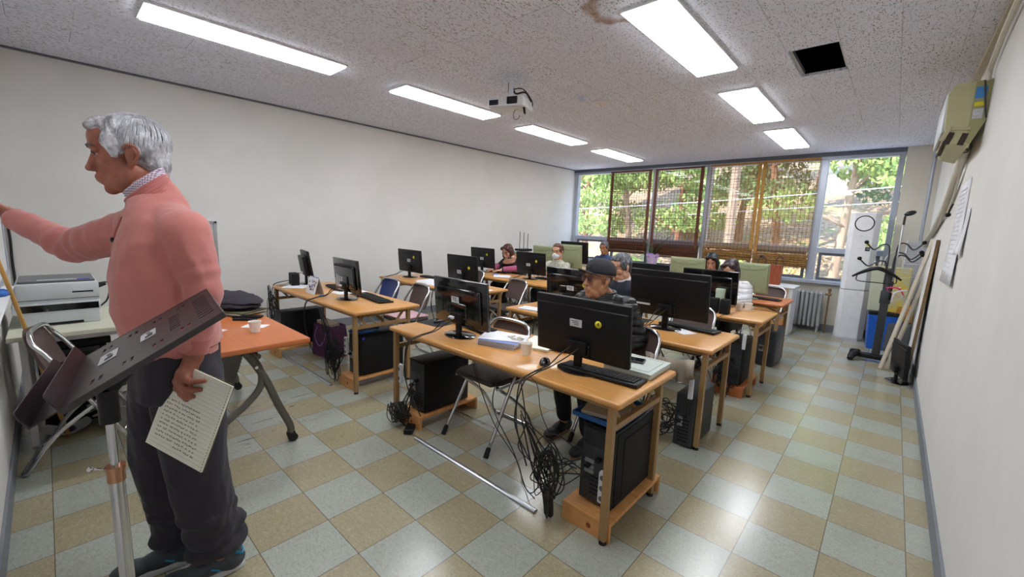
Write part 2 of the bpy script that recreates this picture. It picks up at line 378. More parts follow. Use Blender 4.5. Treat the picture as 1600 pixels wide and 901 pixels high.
# ---------------------------------------------------------------- mesh kit
rnd = random.Random(7)
class MB:
    def __init__(s): s.bm = bmesh.new(); s.mi = 0
    def _new(s, verts): 
        for v in verts:
            for f in v.link_faces: f.material_index = s.mi
    def box(s, c, d, rot=None, mi=None):
        if mi is not None: s.mi = mi
        M = Matrix.Translation(c) @ ((rot if isinstance(rot, Matrix) else Euler(rot).to_matrix()).to_4x4() if rot is not None else Matrix()) @ Matrix.Diagonal((d[0], d[1], d[2], 1))
        r = bmesh.ops.create_cube(s.bm, size=1.0, matrix=M); s._new(r['verts']); return r['verts']
    def rbox(s, c, d, r=0.005, rot=None, mi=None, seg=2):
        vs = s.box(c, d, rot, mi)
        es = list({e for v in vs for e in v.link_edges})
        q = bmesh.ops.bevel(s.bm, geom=es, offset=min(r, min(d) * 0.49), segments=seg, affect='EDGES', profile=0.5)
        for f in q['faces']: f.material_index = s.mi
    def cyl(s, a, b, r0, r1=None, seg=16, mi=None):
        if mi is not None: s.mi = mi
        a = Vector(a); b = Vector(b); d = b - a
        M = Matrix.Translation((a + b) / 2) @ d.to_track_quat('Z', 'Y').to_matrix().to_4x4()
        r = bmesh.ops.create_cone(s.bm, cap_ends=True, segments=seg, radius1=r0, radius2=r0 if r1 is None else r1, depth=d.length, matrix=M); s._new(r['verts'])
    def sph(s, c, r, seg=16, rot=None, mi=None):
        if mi is not None: s.mi = mi
        if isinstance(r, (int, float)): r = (r, r, r)
        M = Matrix.Translation(c) @ ((rot if isinstance(rot, Matrix) else Euler(rot).to_matrix()).to_4x4() if rot is not None else Matrix()) @ Matrix.Diagonal((r[0], r[1], r[2], 1))
        q = bmesh.ops.create_uvsphere(s.bm, u_segments=seg, v_segments=max(6, seg // 2), radius=1.0, matrix=M); s._new(q['verts'])
    def tube(s, pts, r, seg=8, mi=None, closed=False):
        if mi is not None: s.mi = mi
        pts = [Vector(p) for p in pts]; n = len(pts); rings = []
        if n < 2: return
        prev = None
        for i, p in enumerate(pts):
            if closed: t = pts[(i + 1) % n] - pts[i - 1]
            else: t = (pts[min(i + 1, n - 1)] - pts[max(i - 1, 0)])
            if t.length < 1e-9: t = Vector((0, 0, 1))
            t.normalize()
            if prev is None:
                up = Vector((0, 0, 1)) if abs(t.z) < 0.9 else Vector((1, 0, 0))
                x = t.cross(up).normalized()
            else:
                x = (prev - t * prev.dot(t))
                x = x.normalized() if x.length > 1e-6 else t.orthogonal().normalized()
            prev = x; y = t.cross(x)
            rr = r[i] if isinstance(r, (list, tuple)) else r
            rings.append([s.bm.verts.new(p + (x * cos(2 * pi * k / seg) + y * sin(2 * pi * k / seg)) * rr) for k in range(seg)])
        m = n if closed else n - 1
        for i in range(m):
            A = rings[i]; B = rings[(i + 1) % n]
            for k in range(seg):
                f = s.bm.faces.new((A[k], A[(k + 1) % seg], B[(k + 1) % seg], B[k])); f.material_index = s.mi; f.smooth = True
        if not closed:
            for ring in (rings[0][::-1], rings[-1]):
                f = s.bm.faces.new(ring); f.material_index = s.mi
    def lathe(s, prof, c=(0, 0, 0), seg=24, mi=None):
        if mi is not None: s.mi = mi
        c = Vector(c); rings = []
        for r, z in prof:
            rings.append([s.bm.verts.new(c + Vector((r * cos(2 * pi * k / seg), r * sin(2 * pi * k / seg), z))) for k in range(seg)])
        for i in range(len(rings) - 1):
            A, B = rings[i], rings[i + 1]
            for k in range(seg):
                f = s.bm.faces.new((A[k], A[(k + 1) % seg], B[(k + 1) % seg], B[k])); f.material_index = s.mi; f.smooth = True
        for ring in (rings[0][::-1], rings[-1]):
            f = s.bm.faces.new(ring); f.material_index = s.mi
    def poly(s, pts, th=0.0, nrm=None, mi=None):
        """polygon extruded by th along nrm"""
        if mi is not None: s.mi = mi
        pts = [Vector(p) for p in pts]
        if nrm is None: nrm = (pts[1] - pts[0]).cross(pts[2] - pts[0]).normalized()
        A = [s.bm.verts.new(p) for p in pts]
        if th == 0:
            f = s.bm.faces.new(A); f.material_index = s.mi; return
        B = [s.bm.verts.new(p + Vector(nrm) * th) for p in pts]; n = len(A)
        for fs in (A[::-1], B): 
            f = s.bm.faces.new(fs); f.material_index = s.mi
        for k in range(n):
            f = s.bm.faces.new((A[k], A[(k + 1) % n], B[(k + 1) % n], B[k])); f.material_index = s.mi
    def build(s, name, mats, parent=None, smooth=False, bevel=0.0, loc=None, rot=None, kind=None, label=None):
        me = bpy.data.meshes.new(name)
        bmesh.ops.recalc_face_normals(s.bm, faces=s.bm.faces)
        s.bm.to_mesh(me); s.bm.free()
        for m in (mats if isinstance(mats, (list, tuple)) else [mats]): me.materials.append(MATS[m])
        if smooth:
            me.polygons.foreach_set('use_smooth', [True] * len(me.polygons))
            me.set_sharp_from_angle(angle=radians(40 if smooth is True else smooth))
        o = bpy.data.objects.new(name, me); COL.objects.link(o)
        if parent is not None: o.parent = parent
        if loc is not None: o.location = loc
        if rot is not None: o.rotation_euler = rot
        if bevel:
            b = o.modifiers.new('bevel', 'BEVEL'); b.width = bevel; b.segments = 2; b.limit_method = 'ANGLE'
        if kind: o['kind'] = kind
        if label: o['label'] = label
        return o
def thing(name, label, cat, loc=(0, 0, 0), rz=0.0, group=None):
    o = bpy.data.objects.new(name, None); COL.objects.link(o)
    o.empty_display_size = 0.1
    o.location = loc; o.rotation_euler = (0, 0, rz); o['label'] = label; o['category'] = cat
    if group: o['group'] = group
    return o
def tag(o, label, cat, group=None):
    o['label'] = label; o['category'] = cat
    if group: o['group'] = group
    return o
def struct(o): o['kind'] = 'structure'; return o
KIDS = {}
def kids(o): return [c for c in bpy.data.objects if c.parent is o]
def dup(root, loc, rz, label, group=None):
    def cp(o, par):
        c = o.copy(); COL.objects.link(c)
        if par is not None: c.parent = par
        for k in kids(o): cp(k, c)
        return c
    r = cp(root, None); r.location = loc; r.rotation_euler = (0, 0, rz); r['label'] = label
    if group: r['group'] = group
    return r
def spline(pts, n=8):
    P = [Vector(p) for p in pts]; P = [P[0] * 2 - P[1]] + P + [P[-1] * 2 - P[-2]]; out = []
    for i in range(1, len(P) - 2):
        for k in range(n):
            t = k / n; a, b, c, d = P[i - 1:i + 3]
            out.append(0.5 * ((2 * b) + (c - a) * t + (2 * a - 5 * b + 4 * c - d) * t * t + (3 * b - a - 3 * c + d) * t ** 3))
    out.append(P[-2]); return out
def text_mesh(txt, size, name, material, parent=None, M=None, ext=0.0004):
    cu = bpy.data.curves.new(name, 'FONT'); cu.body = txt; cu.size = size; cu.extrude = ext; cu.align_x = 'CENTER'; cu.align_y = 'CENTER'
    o = bpy.data.objects.new(name, cu); COL.objects.link(o)
    dg = bpy.context.evaluated_depsgraph_get(); me = bpy.data.meshes.new_from_object(o.evaluated_get(dg)); bpy.data.objects.remove(o)
    me.materials.clear(); me.materials.append(MATS[material])
    if M is not None: me.transform(M)
    q = bpy.data.objects.new(name, me); COL.objects.link(q)
    if parent is not None: q.parent = parent
    return q
# ================================================================ ROOM
XL, XR, YF, YB, H = -4.0, 1.935, -1.365, 7.12, 2.78
b = MB(); b.box(((XL + XR) / 2, (YF + YB) / 2, -0.05), (XR - XL + .4, YB - YF + .4, 0.1)); struct(b.build('floor', 'floor_tiles'))
# ceiling with one missing panel
HX0, HX1, HY0, HY1 = 0.86, 1.165, 2.55, 3.17
b = MB()
for x0, x1, y0, y1 in ((XL - .2, HX0, YF - .2, YB + .2), (HX1, XR + .2, YF - .2, YB + .2), (HX0, HX1, YF - .2, HY0), (HX0, HX1, HY1, YB + .2)):
    b.box(((x0 + x1) / 2, (y0 + y1) / 2, H + 0.01), (x1 - x0, y1 - y0, 0.02))
struct(b.build('ceiling', 'ceiling_panels'))
b = MB(); b.box(((XL + XR) / 2, (YF + YB) / 2, H + 0.5), (XR - XL + .4, YB - YF + .4, 0.1)); struct(b.build('ceiling_slab', 'hole_dark'))
b = MB()
b.box((XL - 0.1, (YF + YB) / 2, 1.6), (0.2, YB - YF + .4, 3.4)); struct(b.build('wall_left', 'wall_paint'))
b = MB(); b.box((XR + 0.1, (YF + YB) / 2, 1.6), (0.2, YB - YF + .4, 3.4)); struct(b.build('wall_right', 'wall_paint'))
b = MB(); b.box(((XL + XR) / 2, YF - 0.1, 1.6), (XR - XL, 0.2, 3.4)); struct(b.build('wall_front', 'wall_paint'))
b = MB()
b.box(((XL + XR) / 2, YB + 0.1, 0.39), (XR - XL, 0.2, 0.78)); b.box(((1.57 + XR) / 2, YB + .08, 1.6), (XR - 1.57, 0.24, 3.3)); b.box(((XL + 1.57) / 2, YB + .1, 3.0), (1.57 - XL, 0.2, 0.5))
struct(b.build('wall_back', 'wall_paint_warm'))
b = MB(); b.box((XL + .006, (YF + YB) / 2, .055), (.012, YB - YF, .11)); struct(b.build('baseboard_left', 'baseboard_grey'))
b = MB(); b.box((XR - .006, (YF + YB) / 2, .055), (.012, YB - YF, .11)); struct(b.build('baseboard_right', 'baseboard_grey'))
b = MB(); b.box(((XL + XR) / 2, YF + .006, .055), (XR - XL, .012, .11)); struct(b.build('baseboard_front', 'baseboard_grey'))
b = MB(); b.box(((XL + XR) / 2, YB - .006, .055), (XR - XL, .012, .11)); struct(b.build('baseboard_back', 'baseboard_grey'))
# dark shadow-gap mouldings where ceiling meets walls
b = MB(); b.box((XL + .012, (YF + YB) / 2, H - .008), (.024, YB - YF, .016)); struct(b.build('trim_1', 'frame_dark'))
b = MB(); b.box((XR - .02, (YF + YB) / 2, H - .02), (.04, YB - YF, .04)); struct(b.build('trim_2', 'board_pale'))
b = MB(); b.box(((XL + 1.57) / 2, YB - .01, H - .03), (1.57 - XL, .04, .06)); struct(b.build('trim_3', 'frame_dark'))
b = MB(); b.cyl((1.86, YB - .03, .8), (1.86, YB - .03, H), .022, seg=10); struct(b.build('trim_4', 'aluminium'))

# window wall
MULL = [(-3.93, .07), (-2.09, .07), (-1.06, .10), (0.64, .11), (1.53, .07)]
ZT, ZM, ZS = 2.68, 1.28, 0.78
b = MB()
for x, w in MULL: b.box((x, YB + .04, (ZT + ZS) / 2), (w, .10, ZT - ZS))
b.box(((XL + 1.57) / 2, YB + .04, ZT + .035), (1.57 - XL, .108, .09)); b.box(((XL + 1.57) / 2, YB + .04, ZM), (1.57 - XL, .092, .08))
b.box(((XL + 1.57) / 2, YB + .0, ZS), (1.57 - XL, .204, .05))
struct(b.build('window_frame', 'aluminium', bevel=.004))
k = 1
for (xa, wa), (xb, wb) in zip(MULL[:-1], MULL[1:]):
    x0 = xa + wa / 2; x1 = xb - wb / 2; xm = (x0 + x1) / 2
    b = MB(); b.box((xm, YB + .05, (ZT + ZM) / 2), (x1 - x0, .006, ZT - ZM)); g = struct(b.build('window_%d' % k, 'window_glass')); k += 1
    n = 2 if x1 - x0 > 1.2 else 1
    for q in range(n):
        a0 = x0 + (x1 - x0) * q / n + .03; a1 = x0 + (x1 - x0) * (q + 1) / n - .03
        r = struct(thing('window_%d' % k, 'lower opening window sash', 'window')); del r['category'], r['label']; k += 1
        b = MB()
        for zz in (ZS + .05, ZM - .06): b.box(((a0 + a1) / 2, YB + .04, zz), (a1 - a0, .046, .04))
        for xx in (a0 + .02, a1 - .02): b.box((xx, YB + .04, (ZS + ZM) / 2), (.04, .05, ZM - ZS - .08))
        b.build('sash_frame', 'frame_dark', r)
        b = MB(); b.box(((a0 + a1) / 2, YB + .05, (ZS + ZM) / 2), (a1 - a0 - .06, .006, ZM - ZS - .1)); b.build('pane', 'window_glass', r)

# ceiling lights
def light_panel(x, y, label, group=None):
    t = thing('ceiling_light', label, 'ceiling light', (x, y, H), 0, 'long flat ceiling lights')
    w, l = 0.297, 1.296
    b = MB()
    for sx in (-1, 1): b.box((sx * (w / 2 + .006), 0, -.006), (.014, l + .026, .018))
    for sy in (-1, 1): b.box((0, sy * (l / 2 + .006), -.006), (w, .014, .018))
    b.build('frame', 'white_paint', t)
    b = MB(); b.rbox((0, 0, -.014), (w, l, .026), .006); b.build('diffuser', 'panel_light', t)
for y, lb in ((0.06, 'nearest lit ceiling panel of the left row, above the standing instructor'), (1.957, 'second lit ceiling panel of the left row, left of the projector'),
              (3.856, 'third lit ceiling panel of the left row, just past the projector'), (5.756, 'farthest lit ceiling panel of the left row, near the window wall')):
    light_panel(-2.19, y, lb)
for y, lb in ((1.965, 'big lit ceiling panel of the right row beside the brown water stain'), (3.85, 'middle lit ceiling panel of the right row beyond the missing tile'), (5.69, 'farthest lit ceiling panel of the right row near the window')):
    light_panel(0.365, y, lb)
light_panel(0.365, 0.06, 'lit ceiling panel overhead beside the camera, right row')
# ================================================================ OUTSIDE
def hillz(x, y):
    if y < 12: return -0.6
    return -0.6 + (y - 12) * 0.42 + 0.5 * sin(x * .5 + y * .2) * min(1, (y - 12) / 5)
b = MB(); nx, ny = 50, 40; g = []
for j in range(ny + 1):
    row = []
    for i in range(nx + 1):
        x = -38 + 60 * i / nx; y = 7.5 + 42 * (j / ny) ** 1.3
        row.append(b.bm.verts.new((x, y, hillz(x, y) + (0.15 * mnoise.noise(Vector((x, y, 0)) * .8) if y > 12 else 0))))
    g.append(row)
for j in range(ny):
    for i in range(nx): b.bm.faces.new((g[j][i], g[j][i + 1], g[j + 1][i + 1], g[j + 1][i]))
struct(b.build('ground_hill', 'hill_litter', smooth=True))
b = MB(); b.box((-8, 9.6, -.57), (60, 4.6, .1)); struct(b.build('ground_path', 'pavement'))

def leaves(b, c, r, n, sz, rr):
    for _ in range(n):
        while True:
            p = Vector((rr.uniform(-1, 1), rr.uniform(-1, 1), rr.uniform(-1, 1)))
            if .35 < p.length < 1: break
        p = Vector((p.x * r[0], p.y * r[1], p.z * r[2])) + Vector(c)
        e = Euler((rr.uniform(0, 6), rr.uniform(0, 6), rr.uniform(0, 6))).to_matrix(); s = sz * rr.uniform(.6, 1.4)
        q = [p + e @ Vector(v) * s for v in ((-.5, -.25, 0), (.5, -.25, 0), (.6, .25, .1), (-.4, .25, .1))]
        b.bm.faces.new([b.bm.verts.new(v) for v in q])
def tree(seed, h, clumps, nm, bark, leafm, n=330, lean=0.0, r=.13):
    rr = random.Random(seed); t = thing(nm, '', 'tree')
    b = MB(); pts = [(lean * h * (k / 6) ** 1.3 + rr.uniform(-.06, .06) * h * .1, rr.uniform(-.05, .05) * h * .1, h * k / 6) for k in range(7)]
    b.tube(spline(pts, 4), [r * (1 - .6 * k / 24) for k in range(25)], 10)
    cl = []
    for _ in range(clumps):
        z = rr.uniform(.3, 1.0) * h; a = rr.uniform(0, 6.28); d = rr.uniform(.4, 1.5)
        q = (lean * z * .9 + cos(a) * d, sin(a) * d, z + .2); cl.append(q)
        b.tube(spline([(lean * z * .9, 0, z - .35), (lean * z * .9 + cos(a) * d * .5, sin(a) * d * .5, z), q], 3), [r * .25] * 3 + [r * .15] * 4, 6)
    b.build('trunk', bark, t)
    b = MB()
    for q in cl: leaves(b, q, (rr.uniform(.6, 1.1), rr.uniform(.6, 1.1), rr.uniform(.3, .5)), n, .12, rr)
    b.build('foliage', leafm, t); return t
protos = [tree(1, 5.5, 13, 'pine_tree', 'bark', 'needles'), tree(2, 6.5, 12, 'pine_tree', 'bark', 'needles_dark', lean=.12), tree(3, 5.0, 14, 'pine_tree', 'bark_pale', 'needles', lean=-.1)]
spots = [(-7.5, 13.2, 0, 'bright green pine beyond the leftmost window pane'), (-6.0, 14.0, 2, 'pale-barked pine behind the left bamboo blind'), (-3.9, 13.4, 0, 'green pine beyond the second dark bamboo blind'),
         (-2.6, 15.5, 1, 'dark leaning pine behind the second bamboo blind'), (-1.2, 14.5, 1, 'dark pine between the dark and golden blinds'), (0.4, 14.0, 2, 'pale-barked pine behind the golden bamboo blind'), (1.6, 16.0, 1, 'tall dark pine behind the golden bamboo blind'),
         (2.1, 13.0, 0, 'bright green pine beyond the right window pane'), (3.6, 15.0, 1, 'dark pine beyond the upper right of the window'), (1.5, 20, 0, 'small pine uphill left of the green-roofed hut'),
         (-10, 16, 1, 'dark pine far left beyond the window'), (-8.6, 18.5, 2, 'pale-barked pine uphill at far left'), (-5.2, 19.5, 1, 'dark pine uphill behind the left blind'), (-1.0, 20.5, 1, 'dark pine uphill in the middle of the window'),
         (5.2, 13.6, 2, 'pale-barked pine at the right end of the window view'), (4.5, 20.5, 1, 'dark pine uphill at far right'), (-12.5, 14, 0, 'green pine at the far left end of the view'), (-3.5, 23, 0, 'small green pine at the top of the slope')]
used = set()
for x, y, k, lb in spots:
    o = protos[k] if k not in used else dup(protos[k], (0, 0, 0), 0, lb)
    used.add(k); o.location = (x, y, hillz(x, y) - .1); o.rotation_euler = (0, 0, rnd.uniform(0, 6)); o['label'] = lb; o['group'] = 'pines on the slope outside'
def bush(seed, m):
    rr = random.Random(seed); b = MB()
    for _ in range(7): leaves(b, (rr.uniform(-.7, .7), rr.uniform(-.4, .4), rr.uniform(.15, .7)), (.45, .4, .3), 130, .10, rr)
    return b.build('bush', m)
B0 = [bush(11, 'needles'), bush(12, 'dry_leaves')]
bs = [(-9, 12.4, 0, 'green bush at the foot of the slope far left'), (-7.0, 12.3, 1, 'dry yellow bush beyond the left window pane'), (-5.2, 12.5, 0, 'green bush behind the left bamboo blind'), (-3.2, 12.2, 1, 'dry bush behind the dark bamboo blinds'),
      (-2.0, 12.6, 0, 'green bush behind the second dark blind'), (-.4, 12.3, 1, 'dry bush behind the golden blind left part'), (.9, 12.5, 1, 'dry bush behind the golden blind middle'), (1.9, 12.2, 0, 'green bush low in the right window pane'), (3.0, 12.6, 1, 'dry bush low at the right window edge'), (-4.3, 15.5, 1, 'dry bush halfway up the slope')]
ub = set()
for x, y, k, lb in bs:
    o = B0[k]
    if k in ub: o = B0[k].copy(); COL.objects.link(o)
    ub.add(k); o.location = (x, y, hillz(x, y)); o.rotation_euler = (0, 0, rnd.uniform(0, 6)); s_ = rnd.uniform(.9, 1.3); o.scale = (s_, s_, s_)
    tag(o, lb, 'bush', 'bushes outside')
t = thing('hillside_hut', 'small hut with green roof on the slope beyond the right window', 'building', (2.6, 21.5, hillz(2.6, 21.5)))
b = MB(); b.box((0, 0, .5), (2.2, 2, 1.2)); b.build('hut_wall', 'hut_wall', t)
b = MB(); b.poly([(-1.5, -1.4, 1.0), (1.5, -1.4, 1.0), (1.2, 0, 1.9), (-1.2, 0, 1.9)], .08); b.poly([(-1.5, 1.4, 1.0), (1.5, 1.4, 1.0), (1.2, 0, 1.9), (-1.2, 0, 1.9)], .08)
b.build('roof', 'hut_green', t)
b = MB()
b.tube(spline([(-14, 10.2, 2.0), (-6, 10.4, 2.1), (2, 10.6, 2.6), (9, 10.8, 3.4)], 8), .012, 6)
tag(b.build('overhead_cable', 'white_paint'), 'white overhead cable strung across the window view', 'cable')
b = MB(); b.tube(spline([(-3, 11.6, 2.0), (3, 11.8, 2.45), (9, 12, 3.0)], 8), .008, 6)
tag(b.build('overhead_cable', 'white_paint'), 'thinner lower overhead cable beyond the right window', 'cable')
b = MB(); b.cyl((-1.75, 11.3, -.6), (-1.75, 11.3, 6), .13, .11, 12)
tag(b.build('utility_pole', 'bark_pale'), 'pale utility pole showing between dark and golden blinds', 'pole')

# ================================================================ BAMBOO BLINDS
def blind(x0, x1, z0, z1, reed, tape, label, tapes=(), knots=()):
    t = thing('bamboo_blind', label, 'blind', ((x0 + x1) / 2, YB - .09, z1), 0, 'bamboo blinds over the window')
    w = x1 - x0; b = MB(); z = 0.0; L = z1 - z0; nxt = -.03
    while z > -L:
        th = rnd.choice([.0016, .0022, .0030, .0045]); 
        if z < nxt: th = .0065; nxt -= rnd.uniform(.035, .06)
        b.box((rnd.uniform(-.002, .002), rnd.uniform(-.001, .001), z), (w, .003, th), rot=(0, rnd.uniform(-.0015, .0015), 0))
        z -= th + rnd.choice([.0025, .004, .0055, .008])
    b.build('slats', reed, t)
    b = MB(); n = int(w / .055)
    for k in range(n + 1):
        x = -w / 2 + .01 + (w - .02) * k / n; b.box((x, -.003, -L / 2), (.0038, .003, L))
    b.build('strings', 'string_dark', t)
    for x in tapes:
        b = MB(); b.box((x - (x0 + x1) / 2, -.006, -L / 2), (.055, .003, L)); b.build('edge_tape', tape, t)
    # rolled-up bottom: a bundle of reeds
    b = MB(); b.mi = 0
    for k in range(90):
        a = rnd.uniform(0, 6.28); r = rnd.uniform(.012, .05); zz = -L - .07 + sin(a) * r * 2.4
        b.cyl((-w / 2 + rnd.uniform(0, .02), cos(a) * r * .8, zz + rnd.uniform(-.01, .01)), (w / 2 - rnd.uniform(0, .02), cos(a) * r * .8, zz + rnd.uniform(-.01, .01)), .005, seg=5)
    b.build('rolled_reeds', reed, t)
    b = MB()
    for k in range(n + 1):
        x = -w / 2 + .01 + (w - .02) * k / n; b.tube([(x + .001, cos(a) * .045, -L - .07 + sin(a) * .125) for a in [i * pi / 6 for i in range(12)]], .0012, 4, closed=True)
    b.build('roll_strings', 'string_dark', t)
    b = MB(); b.box((0, 0, .01), (w, .02, .03)); b.build('head_rail', tape, t)
    # loose fringe below the roll
    if knots:
        b = MB()
        for x in knots: b.sph((x, -.06, -L - .02), (.02, .02, .02), 8); b.tube([(x, -.06, -L - .02), (x + .05, -.06, -L - .05)], .005, 5)
        b.build('cord_knot', 'string_dark', t)
    return t
blind(-3.03, -2.12, 1.20, 2.66, 'reed_dark', 'tape_dark', 'dark brown bamboo blind, leftmost of the window blinds', tapes=(-2.98, -2.15))
blind(-2.05, -1.12, 1.16, 2.66, 'reed_dark', 'tape_dark', 'dark brown bamboo blind beside the golden blind', tapes=(-2.02, -1.16))
blind(-1.02, -0.20, 1.20, 2.67, 'reed_gold', 'tape_gold', 'golden bamboo blind directly right of the dark brown pair', tapes=(-.23,))
blind(-0.19, 0.60, 1.15, 2.68, 'reed_gold', 'tape_gold', 'golden bamboo blind at the right, rightmost of all the blinds', tapes=(-.16,), knots=(-.25,))
# ================================================================ DESKS
def make_desk(label, loc, L=1.86, D=.65, top='desk_wood', edge='desk_edge', group='folding computer desks'):
    t = thing('computer_desk', label, 'desk', loc, 0, group)
    b = MB(); b.rbox((0, 0, .7045), (L, D, .031), .012, seg=4); b.build('tabletop', top, t, smooth=True)
    b = MB()
    for sy in (-1, 1): b.rbox((0, sy * (D / 2 - .05), .676), (L - .14, .02, .028), .003)
    for sx in (-1, 1): b.rbox((sx * (L / 2 - .06), 0, .676), (.02, D - .12, .028), .003)
    b.build('apron', 'desk_leg', t)
    for sx in (-1, 1):
        x = sx * (L / 2 - .05)
        for sy in (-1, 1):
            y = -(D / 2 - .03) if sy < 0 else (D / 2 - .10)
            b = MB(); b.rbox((x, y, .353), (.034, .034, .67), .004); lg = b.build('leg', 'desk_leg', t)
            b = MB(); b.cyl((x, y, 0), (x, y, .02), .019, .016, 14); b.build('rubber_foot', 'rubber', lg)
        b = MB(); b.rbox((x, -.035, .58), (.028, D - .13, .03), .003); b.build('crossbar', 'desk_leg', t)
        for sy in (-1, 1):
            b = MB(); b.rbox((x - sx * .02, -.035 + sy * (D / 2 - .14), .63), (.012, .022, .15), .002, rot=(sy * -.7, 0, 0)); b.build('hinge_strut', 'desk_leg', t)
        b = MB()
        b.cyl((x - sx * .02, 0, .58), (x - sx * .30, 0, .67), .011, seg=10); b.rbox((x - sx * .3, 0, .675), (.06, .04, .02), .003)
        b.build('folding_brace', 'desk_leg', t)
    return t
make_desk('front folding desk in the right column, holding the monitor with yellow sticker facing camera', (-.125, .825, 0))
make_desk('second-row folding desk in the right column, holding the widest black monitor', (-.115, 2.06, 0))
make_desk('third-row folding desk in the right column, with two paper cups near its end', (-.10, 3.40, 0))
make_desk('front folding desk in the left column, with picture calendar and purple bag below', (-2.55, .845, 0), L=1.88, D=.65)
make_desk('second-row folding desk in the left column against the wall, behind the blue folding chair', (-2.72, 2.26, 0))
make_desk('third-row folding desk in the left column where the auburn-haired woman types', (-2.47, 3.52, 0))
make_desk('reddish last-row desk at the right, beside the white cabinet', (-.15, 4.62, 0), top='orange_top', edge='orange_top', group='last-row desks')
make_desk('last-row desk at the left carrying olive monitors', (-2.55, 4.72, 0), group='last-row desks')
make_desk('low desk near the window where the man in blue shirt sits', (-2.7, 5.75, 0), L=1.4, group='last-row desks')

# ================================================================ FOLDING CHAIRS
def make_chair(back='brown_vinyl', seat='seat_dark'):
    t = thing('folding_chair', 'folding chair', 'chair', (0, 0, 0))
    b = MB()
    pts = [(-.215, -.255, .02), (-.205, -.02, .44), (-.195, .10, .66), (-.185, .155, .74), (-.15, .17, .785), (-.08, .178, .80), (.08, .178, .80), (.15, .17, .785), (.185, .155, .74), (.195, .10, .66), (.205, -.02, .44), (.215, -.255, .02)]
    b.tube(spline(pts, 5), .0125, 10); b.build('frame', 'chrome', t)
    b = MB(); b.tube(spline([(-.185, -.15, .43), (-.195, .10, .22), (-.2, .215, .05), (-.185, .25, .016), (-.12, .255, .013), (.12, .255, .013), (.185, .25, .016), (.2, .215, .05), (.195, .10, .22), (.185, -.15, .43)], 5), .0115, 10)
    b.build('rear_legs', 'chrome', t)
    b = MB(); b.tube([(-.212, -.17, .155), (.212, -.17, .155)], .006, 8); b.build('crossbar', 'chrome', t)
    b = MB(); b.tube([(-.2, -.17, .425), (-.2, .12, .425)], .008, 8); b.tube([(.2, -.17, .425), (.2, .12, .425)], .008, 8); b.build('seat_rails', 'steel_grey', t)
    for sx in (-1, 1):
        b = MB(); b.cyl((sx * .2158, -.268, 0), (sx * .213, -.238, .055), .017, .016, 12); b.build('foot_cap', 'rubber', t)
    b = MB()
    out = []
    for x, y in ((-.185, .15), (.185, .15), (.205, .05), (.205, -.12), (.17, -.2), (-.17, -.2), (-.205, -.12), (-.205, .05)): out.append((x, y, .437))
    b.poly(out, .034, (0, 0, 1)); o = b.build('seat', seat, t, smooth=True, bevel=.011)
    b = MB(); n = 12
    P = []
    for j, (z, w) in enumerate(((.555, .165), (.58, .178), (.66, .182), (.74, .172), (.785, .14), (.797, .10))):
        row = []
        for i in range(n + 1):
            u = -1 + 2 * i / n; row.append((u * w, .155 + .02 * (1 - u * u) + (z - .66) * .35, z))
        P.append(row)
    F = [[b.bm.verts.new(p) for p in r] for r in P]; G = [[b.bm.verts.new((p[0], p[1] - .016, p[2])) for p in r] for r in P]
    for j in range(len(F) - 1):
        for i in range(n):
            b.bm.faces.new((F[j][i], F[j][i + 1], F[j + 1][i + 1], F[j + 1][i])); b.bm.faces.new((G[j][i + 1], G[j][i], G[j + 1][i], G[j + 1][i + 1]))
        for i, s in ((0, 1), (n, -1)):
            q = (F[j][i], F[j + 1][i], G[j + 1][i], G[j][i]); b.bm.faces.new(q if s > 0 else q[::-1])
    for j in (0, len(F) - 1):
        for i in range(n): b.bm.faces.new((F[j][i], F[j][i + 1], G[j][i + 1], G[j][i]))
    b.build('backrest', back, t, smooth=True)
    return t
GC = 'folding chairs'
chair0 = make_chair(); chair0.location = (-.38, .915, 0); chair0['label'] = 'empty brown folding chair pushed under the front desk between its two monitors'; chair0['group'] = GC
blue0 = make_chair('blue_vinyl', 'blue_vinyl'); blue0.location = (-2.80, 1.43, 0); blue0['label'] = 'blue-backed folding chair behind the left front desk'; blue0['group'] = GC
for loc, rz, lb in (((.31, 1.48, 0), .0, 'brown folding chair under the man in the black cap'),
                    ((-2.22, 1.44, 0), -.1, 'brown folding chair beside the blue-backed one, with a pink cushion cover'),
                    ((-1.93, 2.72, 0), -.15, 'empty brown folding chair at the right end of the second left desk'),
                    ((-3.02, 3.02, 0), 0, 'brown folding chair behind the second left desk, half hidden by a monitor'),
                    ((.30, 2.72, 0), 0, 'brown folding chair behind the widest monitor, only its chrome top showing'),
                    ((-.42, 2.85, 0), 0, 'folding chair under the grey-haired man in the dark shirt'),
                    ((.25, 4.05, 0), 0, 'folding chair under the woman in the white puffer jacket'),
                    ((-3.2, 4.28, 0), 0, 'folding chair under the auburn-haired woman'),
                    ((-2.28, 4.28, 0), 0, 'folding chair under the woman wearing a white face mask'),
                    ((-.38, 5.3, 0), 0, 'folding chair under the black-haired woman at the last row'),
                    ((.42, 5.2, 0), -.2, 'empty folding chair behind the keyboard on the reddish desk'),
                    ((-2.75, 6.35, 0), 0, 'folding chair under the man in the blue shirt'),
                    ((-1.93, -1.04, 0), pi - .2, 'brown chrome folding chair in the near left corner below the printer')):
    dup(chair0, loc, rz, lb, GC)
b = MB(); b.rbox((-2.22, 1.42, .482), (.36, .34, .018), .008, seg=3); tag(b.build('seat_cushion', 'paper_pink', smooth=True), 'thin pink cushion lying on the brown chair beside the blue one', 'cushion')

